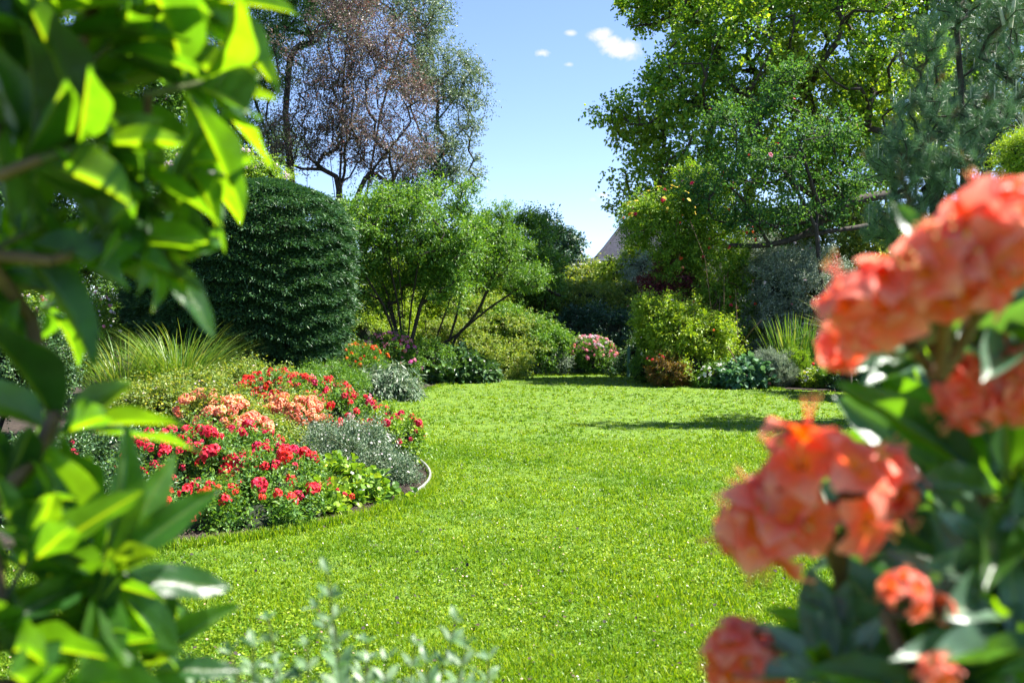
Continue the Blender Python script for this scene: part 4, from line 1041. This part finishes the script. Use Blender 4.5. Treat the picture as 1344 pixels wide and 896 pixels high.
plant('lavender', 'grey green needle leaved plant beside the blue plant label', 'lavender', [(1020, 488, 24, 24, 20.20, 0.53), (1008, 480, 16, 20, 20.34, 0.40)], 'silver', (.06, .008), 3.0, .09, .5, seed=108, upright=1.1, ntarget=50, bark='stem')
plant('flowering_plant', 'small plant with two pale pink blooms in front of the broad leaves', 'flower', [(998, 502, 12, 9, 19.90, 0.20)], 'dark', (.04, .025), 2.2, .07, .5, seed=109, ntarget=10, flowers=[('blush', 3, 1.1, None, dict(front=0)), ('pink', 1, .9, None, dict(front=0))])
plant('shrub', 'feathery bright green plant right of the blue label', 'shrub', [(1042, 484, 22, 26, 20.40, 0.47)], 'bright', (.06, .012), 2.8, .09, .5, seed=110, upright=.9, ntarget=40, bark='stem')
plant('flowering_plant', 'clump of white and yellow flowers near the drooping silver leaves', 'flower', [(1066, 498, 16, 14, 19.90, 0.34)], 'lime', (.04, .025), 1.8, .08, .5, seed=111, ntarget=20, flowers=[('white1', 24, .95), ('yellow1', 5, .9), ('red', 1, .9, [(1063, 478, 5, 5, 20.03, 0.08)])])
plant('shrub', 'small fresh green shrub at the right end of the visible border', 'shrub', [(1092, 494, 24, 20, 19.80, 0.46)], 'mid', (.05, .015), 2.8, .09, .5, seed=112, upright=.3, core=.5)
plant('shrub', 'dark bluish low shrub beyond the last green one of the right border', 'shrub', [(1135, 500, 36, 26, 19.40, 0.62), (1180, 495, 36, 34, 19.80, 0.75)], 'deep', (.05, .03), 2.6, .12, .6, core=.7, seed=113)
def label_stake(px, py0, py1, d):
    base = tbase(px, d); h = H + (HZ - py0) / F * d; a = Acc()
    V = [(-.035, 0, -.05), (.035, 0, -.05), (.045, 0, h - .05), (-.045, 0, h - .05), (.025, 0, h), (-.025, 0, h)]
    V = V + [(x, .012, z) for x, y, z in V]
    T = [(0, 1, 2), (0, 2, 3), (3, 2, 4), (3, 4, 5), (7, 6, 9), (7, 9, 8), (8, 9, 11), (8, 11, 10), (0, 6, 7), (0, 7, 1), (1, 7, 8), (1, 8, 2), (2, 8, 10), (2, 10, 4), (4, 10, 11), (4, 11, 5), (5, 11, 9), (5, 9, 3), (3, 9, 6), (3, 6, 0)]
    o = link('plant_label', mesh_from('plant_label', V, T, solid_mat('label_blue', (.20, .28, .42), (.30, .38, .52), 4, .5, 0)), None, tuple(base)); tag(o, 'narrow blue plant label standing in the right border', 'plant label')
label_stake(1022, 468, 492, 19.9)
strap_plant('iris_clump', 'upright sword shaped iris leaves behind the right border flowers', 'iris', tbase(1040, 21.0), 220, 1.55, .042, L['strap'], .15, .22, .32, 114)
strap_plant('iris_clump', 'darker second clump of sword leaves beside the drooping silver leaves', 'iris', tbase(1066, 20.9), 200, 1.45, .042, L['iris'], .18, .28, .25, 115)
strap_plant('yucca', 'plant with long drooping silver striped leaves behind the coral flower', 'yucca', W(1112, 400, 18.9) * [1, 1, 0] + [0, 0, 1.0], 190, 1.3, .045, L['silverstrap'], .9, .45, .2, 116, dirbias=(-1.3, -.5), nseg=9)
a = Acc(); yb = W(1112, 400, 18.9) * [1, 1, 0]; a.add(*tubes([yb + [0, 0, -.05]], [yb + [0, 0, 1.05]], .12, .09, 9))
yr = [o for o in bpy.data.objects if o.name.startswith('yucca')][0]; yr_b = np.array(yr.location)
a.build('stem', M['bark'], yr, yr_b, True)
plant('lilac', 'silvery green lilac with pale pink blossoms behind the climbing rose', 'lilac',
      [(1030, 375, 50, 55, 23, 1.03), (1075, 390, 45, 60, 22.42, 1.03), (1000, 350, 35, 40, 23.57, 0.8), (1100, 440, 40, 45, 21.85, 0.92), (1020, 430, 45, 45, 22.77, 0.92)], 'silver', (.055, .022), 1.7, .2, .4, lumpy=.2, core=.35, seed=117, ntarget=140, base=tbase(1040, 23),
      flowers=[('blush', 22, .9), ('pink', 12, .8), ('orange', 3, .9)])
# dense green shrubs behind the foreground flowers on the right
for i, (lab, bl, lf) in enumerate((
        ('dark leafy shrub with pink dots behind the coral flower cluster on the right', [(1200, 450, 70, 70, 17, 1.0), (1150, 430, 40, 50, 17.5, .8)], 'dark'),
        ('tall green shrub below the pine, behind the upper coral flowers', [(1290, 420, 80, 90, 16.5, 1.2), (1360, 430, 80, 80, 16.5, 1.2)], 'mid'),
        ('low leafy shrub by the lawn at the far right edge', [(1340, 490, 80, 40, 14, .7), (1250, 500, 60, 34, 14.5, .6)], 'dark'))):
    plant('shrub', lab, 'shrub', bl, lf, (.06, .032), 2.4, .2, .6, core=.7, seed=120 + i, flowers=[('pink', 14, .8), ('white1', 12, .8)])
plant('shrub', 'bright yellow green conifer shrub tip at the right edge of the photograph', 'shrub', [(1345, 205, 26, 30, 9.5, .4), (1385, 260, 60, 70, 9.5, .5), (1400, 420, 70, 150, 9.5, .5)], 'lime', (.03, .012), 2.6, .1, .6, core=.7, seed=124)

# pine
def pine():
    rng = rng_(131)
    b = tbase(1262, 13.5)
    root = empty('pine', 'blue green pine with long needles and dark bare branches', 'pine tree', b)
    tr = [[b + [0, 0, z] for z in np.linspace(-.05, 3.0, 6)] + [W(1262, 200, 13.5), W(1258, 110, 13.5), W(1252, 40, 13.5), W(1250, -30, 13.5), W(1248, -120, 13.5)],
          [b + [.0, 0, 2.2], W(1300, 200, 13.3), W(1318, 110, 13.2), W(1325, 20, 13.2), W(1328, -40, 13.2)]]
    tg = []
    for (px, py, rx, ry, d, rz, n) in ((1250, 0, 34, 40, 13.4, .4, 26), (1210, 70, 34, 35, 13.2, .45, 26), (1215, 150, 45, 45, 13.1, .6, 46), (1180, 210, 38, 45, 13, .6, 44), (1230, 230, 60, 50, 12.7, .7, 60), (1175, 290, 36, 40, 12.9, .6, 42),
                                       (1290, 180, 60, 60, 13, .8, 60), (1330, 110, 45, 60, 13.3, .7, 44), (1320, 30, 35, 45, 13.4, .5, 30), (1240, 300, 70, 45, 12.8, .8, 56), (1310, 300, 60, 60, 12.9, .8, 44), (1215, 375, 60, 50, 13, .8, 36), (1380, 200, 60, 120, 13.5, .9, 60), (1250, -90, 60, 60, 13.5, .6, 30), (1280, 60, 30, 40, 13.9, .5, 20), (1250, 120, 40, 50, 14.2, .6, 26)):
        c, r = to3((px, py, rx, ry, d, rz))
        n = int(n * 1.45); q = nrm(rng.normal(0, 1, (n, 3))) * (rng.random((n, 1)) ** .45)
        tg.append(c + q * r)
    tg = np.concatenate(tg)
    A_, B_, ra, rb, dirs = skeleton(rng, tr, tg, .25, .12, .005, up=-.02, wob=.12, rise=.12, ex=.6)
    acc = Acc(); acc.add(*tubes(A_, B_, ra, rb, 7))
    nn = 250
    D = nrm(dirs + np.array([0, 0, .8]) + rng.normal(0, .2, dirs.shape))
    # each shoot: needles along its last 25 cm, pointing forward and outward
    t = rng.random((len(tg), nn)) ** .8
    Pn = tg[:, None] + D[:, None] * ((t - .55) * .34)[..., None]
    a = rng.normal(0, 1, (len(tg), nn, 3)); a = a - np.sum(a * D[:, None], -1, keepdims=True) * D[:, None]
    a = nrm(nrm(a) + D[:, None] * rng.uniform(.5, 1.5, (len(tg), nn, 1)) + [0, 0, -.08])
    tan = rng.random(len(tg)) < .05
    for flag, m_, nm in ((~tan, L['needle'], 'needles'), (tan, L['tan'], 'brown_needles')):
        P = Pn[flag].reshape(-1, 3); A = a[flag].reshape(-1, 3); n = len(P)
        V, T = scatter(TN, P, A, rng.normal(0, 1, (n, 3)), rng.uniform(.09, .16, n), .0034)
        link(nm, mesh_from(nm, V - b, T, m_), root)
    # pale upright candles
    k = rng.random(len(tg)) < .10
    acc.add(*tubes(tg[k], tg[k] + np.array([0, 0, 1]) * rng.uniform(.12, .28, (k.sum(), 1)), .012, .007, 5), 1)
    acc.add(*tubes([W(1322, 40, 13.1), W(1314, 36, 13.1)], [W(1328, -8, 13.1), W(1308, 14, 13.1)], .03, .022, 6), 1)
    acc.build('trunk', [M['bark'], solid_mat('pine_candle', (.30, .32, .22), (.45, .46, .34), 20, .7, .1)], root, b, True)
pine()

# ================================================================== FOREGROUND
def leafgrid(rng, nu=13, nv=7, fold=.16, curl=.22, wav=.02):
    u = np.linspace(0, 1, nu)[:, None] * np.ones((1, nv)); v = np.ones((nu, 1)) * np.linspace(-1, 1, nv)[None]
    w = np.maximum(.035, np.sin(PI * np.clip((u - .06) / .94, 0, 1) ** .92) ** .8 * (1 - .12 * u)) * .5
    x = u; y = v * w
    z = fold * np.abs(v) * w * 1.0 - curl * u ** 2 + wav * np.sin(u * 14 + v * 2 + rng.uniform(0, 6)) * np.abs(v)
    V = np.stack([x, y, z], -1).reshape(-1, 3)
    i, j = np.meshgrid(np.arange(nu - 1), np.arange(nv - 1), indexing='ij'); q = (i * nv + j).ravel()
    return V, np.concatenate([np.stack([q, q + nv, q + nv + 1], 1), np.stack([q, q + nv + 1, q + 1], 1)])
LEAF_V = np.abs(np.tile(np.linspace(-1, 1, 7), 13))
def whorl_mesh(rng, n, ang=(45, 92), wid=.165, young=True, mats=('fore', 'fore_young')):
    """leaves radiating round +Z, length about 1"""
    acc = AccA()
    for i in range(n):
        a = i * 2.39996 + rng.normal(0, .15)
        th = math.radians(rng.uniform(*ang)); ln = rng.uniform(.72, 1.1)
        V, T = leafgrid(rng, curl=rng.uniform(-.05, .3), fold=rng.uniform(.1, .5))
        V = V * [ln, ln * wid * 1.9 * rng.uniform(.85, 1.15), ln]
        d = np.array([math.sin(th) * math.cos(a), math.sin(th) * math.sin(a), math.cos(th)])
        nn = nrm(np.array([0, 0, 1.]) - d * d[2] + 1e-4 + rng.normal(0, .12, 3)); nn = nrm(nn - d * np.dot(nn, d)); s = np.cross(nn, d)
        V = V @ np.stack([d, s, nn]) + d * .05 + np.array([0, 0, -.12 * (i / n)])
        acc.add(V, T, 0, LEAF_V)
    if young:
        for i in range(3):
            a = rng.uniform(0, 6); th = math.radians(rng.uniform(12, 35)); ln = rng.uniform(.3, .55)
            V, T = leafgrid(rng, curl=-.1, fold=.4); V = V * [ln, ln * .5, ln]
            d = np.array([math.sin(th) * math.cos(a), math.sin(th) * math.sin(a), math.cos(th)]); nn = nrm(np.array([-math.cos(a), -math.sin(a), .4])); nn = nrm(nn - d * np.dot(nn, d)); s = np.cross(nn, d)
            acc.add(V @ np.stack([d, s, nn]), T, 1, LEAF_V)
    acc.add(*tubes([[0, 0, -.35]], [[0, 0, .06]], .028, .018, 7), 2)
    V, T, Mi = np.concatenate(acc.V), np.concatenate(acc.T), np.concatenate(acc.M)
    return mesh_from('leaf_whorl', V, T, [L[mats[0]], L[mats[1]], M['stem']], Mi, True, np.concatenate(acc.R))
def add_veins(m, rib=(.30, .36, .12)):
    nt = m.node_tree
    at = nt.nodes.new('ShaderNodeAttribute'); at.attribute_name = 'rad'
    mr = nt.nodes.new('ShaderNodeMapRange'); mr.inputs[1].default_value = .02; mr.inputs[2].default_value = .13; mr.inputs[3].default_value = .75; mr.inputs[4].default_value = 0
    nt.links.new(at.outputs['Fac'], mr.inputs[0])
    tcx = nt.nodes.new('ShaderNodeTexCoord'); no = nt.nodes.new('ShaderNodeTexNoise'); no.inputs['Scale'].default_value = 5; no.inputs['Detail'].default_value = 6
    nt.links.new(tcx.outputs['Object'], no.inputs['Vector'])
    vr = nt.nodes.new('ShaderNodeMapRange'); vr.inputs[1].default_value = .3; vr.inputs[2].default_value = .7; vr.inputs[3].default_value = .75; vr.inputs[4].default_value = 1.25
    nt.links.new(no.outputs[0], vr.inputs[0])
    p = [n for n in nt.nodes if n.type == 'BSDF_PRINCIPLED'][0]; src = p.inputs['Base Color'].links[0].from_socket
    tos = [l.to_socket for l in nt.links if l.from_socket == src]
    hs = nt.nodes.new('ShaderNodeHueSaturation'); nt.links.new(src, hs.inputs['Color']); nt.links.new(vr.outputs[0], hs.inputs['Value'])
    mx = nt.nodes.new('ShaderNodeMix'); mx.data_type = 'RGBA'; nt.links.new(mr.outputs[0], mx.inputs[0]); nt.links.new(hs.outputs[0], mx.inputs[6]); mx.inputs[7].default_value = (*rib, 1)
    for t in tos: nt.links.new(mx.outputs[2], t)
    bu = nt.nodes.new('ShaderNodeBump'); bu.inputs['Strength'].default_value = .35; bu.inputs['Distance'].default_value = .01
    nt.links.new(no.outputs[0], bu.inputs['Height']); nt.links.new(bu.outputs[0], p.inputs['Normal'])
add_veins(L['fore'], (.10, .16, .03)); add_veins(L['fore_young'], (.2, .3, .06)); add_veins(L['fore_grey'], (.24, .30, .14))
rf = rng_(201)
WH = [whorl_mesh(rf, k) for k in (8, 9, 10, 9, 8, 11)]
WG = [whorl_mesh(rf, k, (45, 92), .165, True, ('fore_grey', 'fore')) for k in (8, 9, 10, 8)]
FLR = []
for i in range(6):
    v, t, a_, mi = floret(rf, 1.0, 9, 9, 5, rf.uniform(.85, 1.05), True, .05)
    FLR.append(mesh_from('floret', v, t, [FL['coral'], M['anther']], mi, True, a_))
def orient(o, d, rng, roll=None):
    o.rotation_mode = 'QUATERNION'
    o.rotation_quaternion = Vector((0, 0, 1)).rotation_difference(Vector(d).normalized()) @ Quaternion((0, 0, 1), rng.uniform(0, 6) if roll is None else roll)
def flower_head(root, base, rng, c, axis, n, R, fs, zmin=-.1):
    """a rounded cluster of open florets on short stalks"""
    ax = nrm(np.array(axis, float))
    D = align(truss_dirs(rng, n, zmin), ax)
    stalk0 = c - ax * R * 1.1
    acc = Acc()
    acc.add(*tubes([stalk0 - ax * .05], [stalk0 + ax * .01], .004, .006, 7))
    cen = [c + d * R * rng.uniform(.75, 1.15) for d in D]
    for p, d in zip(cen, D):
        q = p - d * fs * .35
        mid = stalk0 + (q - stalk0) * .5 + ax * .1 * R
        acc.add(*tubes([stalk0, mid], [mid, q], .0018, .0018, 5))
    h = link('flower_head', mesh_from('flower_head', *[(lambda v, t: (v - c, t))(*acc.out()[:2])][0], M['stem_brown'], None, True), root, tuple(c - base))
    for p, d in zip(cen, D):
        o = link('floret', FLR[int(rng.integers(6))], h, tuple(p - c)); orient(o, d + rng.normal(0, .15, 3), rng)
        s = fs * rng.uniform(.82, 1.15); o.scale = (s, s, s)
    return h
def bush(name, lab, cat, base, whorls, heads, seed, meshes, r0=.014, extra_t=()):
    rng = rng_(seed)
    base = np.array(base, float)
    root = empty(name, lab, cat, base)
    tg = []
    for (px, py, d, ax, Ln) in whorls:
        c = W(px, py, d); ax = nrm(np.array(ax, float))
        o = link('leaf_whorl', meshes[int(rng.integers(len(meshes)))], root, tuple(c - base)); orient(o, ax, rng)
        s = Ln * rng.uniform(.92, 1.08); o.scale = (s, s, s)
        tg.append(c - ax * Ln * .33)
    for (px, py, d, ax, n, R, fs) in heads:
        c = W(px, py, d)
        flower_head(root, base, rng, c, ax, n, R, fs)
        tg.append(c - nrm(np.array(ax, float)) * (R * 1.1 + .05))
    tg = np.array(tg)
    trs = [[base + [x * .3, y * .3, -.03], base + [x * .6, y * .6, .3], base + [x, y, .6]] for x, y in ((-.12, .05), (.1, -.04), (.02, .12))]
    A_, B_, ra, rb, _ = skeleton(rng, trs, tg, .08, r0, .0032, up=.1, wob=.12, rise=.3, ex=.5)
    acc = Acc(); acc.add(*tubes(A_, B_, ra, rb, 7)); acc.build('stems', M['stem_brown'], root, base, True)
    return root
Ll = .165
left = [  # the leaf tips that show against the garden
    (262, 112, .82, (.9, 0.47, .35), .135), (245, 215, .86, (.9, 0.60, .35), .105), (150, 62, .80, (.5, 0.35, .6), .125), (50, 30, .78, (.3, -.5, .8), .13), (240, 0, .86, (.6, 0.60, .7), .12), (160, -30, .80, (.4, 0.35, .8), .12),
    (120, 190, .76, (.6, 0.47, .35), .125), (200, 262, .82, (.9, -.35, 0), .105), (40, 210, .76, (.3, 0.35, .3), .13), (20, 110, .82, (0, 0.47, .7), .13), (100, 120, .84, (.3, 0.60, .6), .12),
    (205, 325, .84, (.75, -.3, -.1), .090), (120, 320, .80, (.5, 0.47, .35), .11), (30, 310, .80, (.3, 0.60, .35), .12), (65, 400, .90, (.5, 0.35, .35), .085), (-20, 380, .84, (.3, -.4, .3), .11),
    (84, 560, .82, (.45, 0.60, .7), .125), (0, 650, .80, (.3, 0.35, .5), .11), (60, 660, .90, (.5, 0.47, .4), .09),
    (135, 752, .80, (.6, -.55, .5), .130), (30, 740, .76, (.2, 0.35, .6), .12), (0, 840, .74, (.2, 0.47, .6), .12), (100, 850, .78, (.4, 0.60, .6), .115), (185, 880, .84, (.5, -.4, .7), .10), (50, 920, .72, (.2, 0.47, .8), .11), (170, 800, .95, (.5, 0.60, .6), .09)]
rl = rng_(203)
for i in range(9):
    left.append((rl.uniform(-340, -90), rl.uniform(60, 900), rl.uniform(.85, 1.15), (rl.uniform(-.2, .7), rl.uniform(-.6, .3), rl.uniform(.1, .9)), rl.uniform(.11, .13)))
for i in range(22):   # the lower part of the bush, below the picture
    left.append((rl.uniform(-500, 60), rl.uniform(950, 1900), rl.uniform(.8, 1.2), (rl.uniform(-.2, .5), rl.uniform(-.6, .4), rl.uniform(.1, .9)), rl.uniform(.10, .13)))
bush('rhododendron', 'large bush of glossy backlit leaves without flowers, close to the viewer', 'rhododendron', (-.75, 1.0, 0), left, [], 204, WH, .008)

right = [(1250, 440, .70, (-.2, -.1, 1), .12), (1275, 400, .74, (-.2, -.5, .8), .10), (1215, 470, .82, (-.4, -.4, .6), .09), (1345, 430, .70, (.1, -.5, .7), 0.10), (1330, 600, .80, (-.4, -.5, .5), .10), (1215, 560, .88, (-.6, -.4, .4), .10), (1260, 640, .84, (-.5, -.5, .5), 0.158),
         (1330, 650, .70, (-.1, -.7, .5), 0.145), (1200, 730, .80, (-.5, -.5, .6), .10), (1275, 740, .74, (-.2, -.7, .6), .10), (1340, 760, .66, (0, -.7, .6), .10), (1130, 850, .72, (-.5, -.5, .7), .10), (1200, 850, .68, (-.2, -.6, .7), .10),
         (1280, 840, .64, (-.1, -.7, .6), .10), (1340, 870, .60, (0, -.6, .7), .10), (1180, 640, .95, (-.5, -.2, .6), .09), (1100, 905, .66, (-.4, -.4, .8), .09), (1230, 910, .6, (-.1, -.5, .8), .09),
         (1310, 520, .95, (-.2, -.3, .8), .10), (1350, 480, .9, (0, -.3, .8), .10), (1240, 690, .98, (-.4, -.3, .7), .10)]
for i in range(11):
    right.append((rl.uniform(1200, 1450), rl.uniform(720, 930), rl.uniform(.80, 1.1), (rl.uniform(-.6, .2), rl.uniform(-.8, -.2), rl.uniform(.3, .9)), rl.uniform(.075, .10)))
for i in range(26):
    right.append((rl.uniform(1120, 1800), rl.uniform(950, 1900), rl.uniform(.8, 1.2), (rl.uniform(-.6, .2), rl.uniform(-.6, .4), rl.uniform(.1, .9)), rl.uniform(.09, .12)))
heads = [(1075, 655, .66, (-.35, -.55, .75), 11, .052, .033), (1000, 700, .655, (-.9, -.4, .15), 5, .026, .034), (1160, 640, .67, (.7, -.3, .4), 5, .024, .028),
         (1160, 405, .62, (-.6, -.5, .5), 8, .030, .031), (1245, 365, .60, (-.2, -.55, .75), 9, .032, .033), (1325, 318, .59, (.1, -.5, .75), 9, .036, .034),
         (1275, 518, .68, (-.35, -.7, .4), 11, .026, .021), (1335, 505, .68, (.2, -.7, .4), 11, .028, .021), (985, 872, .70, (-.4, -.5, .75), 11, .030, .023), (1190, 778, .60, (-.2, -.8, .4), 5, .014, .013), (1238, 805, .60, (.2, -.8, .3), 2, .008, .011), (1235, 888, .56, (-.2, -.7, .6), 4, .012, .012), (1110, 450, .70, (-.7, -.3, -.4), 3, .016, .022)]
bush('rhododendron', 'bush with big coral flower clusters and waxy grey green leaves, close to the viewer', 'rhododendron', (.78, 1.02, 0), right, heads, 205, WG + WH[:2])

# silvery sprigs at the bottom edge
def sprigs():
    rng = rng_(211)
    b = np.array([-.12, 1.12, 0.]); root = empty('silver_shrub', 'small silvery plant whose leafy sprigs rise into the bottom edge', 'shrub', b)
    tips = [(428, 752, 1.0), (400, 850, .98), (598, 815, 1.05), (560, 872, 1.0), (640, 868, 1.1), (505, 868, .98), (330, 850, .95), (360, 880, 1.05), (470, 885, 1.1), (300, 890, .92), (445, 905, .9), (540, 905, 1.1), (620, 905, .95), (380, 930, .9), (270, 900, 1.0), (235, 880, .95), (580, 930, .9), (480, 845, 1.2), (350, 815, 1.15), (300, 860, 1.0), (415, 800, 1.1), (480, 870, 1.0), (545, 850, 1.1), (610, 850, 1.0), (390, 890, 1.0), (340, 905, .9), (250, 905, .9), (500, 915, .95)]
    st = Acc(); P, A, N, S = [], [], [], []
    for (px, py, d) in tips:
        t = W(px, py, d); foot = b + rng.normal(0, .05, 3) * [1, 1, 0]
        bend = rng.normal(0, .04, 3) * [1, 1, 0]
        pts = np.array([foot * (1 - s) + t * s + (t - foot) * [1, 1, 0] * (s * s - s) * .4 + bend * math.sin(PI * s) for s in np.linspace(0, 1, 40)])
        r = np.linspace(.0035, .0012, 40)
        st.add(*tubes(pts[:-1], pts[1:], r[:-1], r[1:], 6))
        Ln = np.linalg.norm(t - foot)
        for i in range(12, 40):
            for side in range(6):
                a = side * PI / 2 + i * 1.1; s = pts[i] - pts[i - 1]
                s = nrm(s); ref = nrm(np.cross(s, [0, 1, .1])); o2 = np.cross(s, ref)
                dd = ref * math.cos(a) + o2 * math.sin(a)
                k = min(1, (40 - i) / 10)
                P.append(pts[i]); A.append(dd + s * rng.uniform(.3, 1.0)); N.append(s + rng.normal(0, .3, 3)); S.append((.016 + .026 * k) * rng.uniform(.7, 1.2))
    P, A, N, S = map(np.array, (P, A, N, S))
    V, T = scatter(T6, P, A, N, S, S * .42)
    link('leaves', mesh_from('leaves', V - b, T, leaf_mat('sprig_leaf', [(.07, .16, .06), (.13, .23, .10), (.22, .32, .17)], trans=.35, rough=.42, spec=.6, tmul=(1, 1.05, .7))), root)
    st.build('stems', M['stem'], root, b, True)
sprigs()
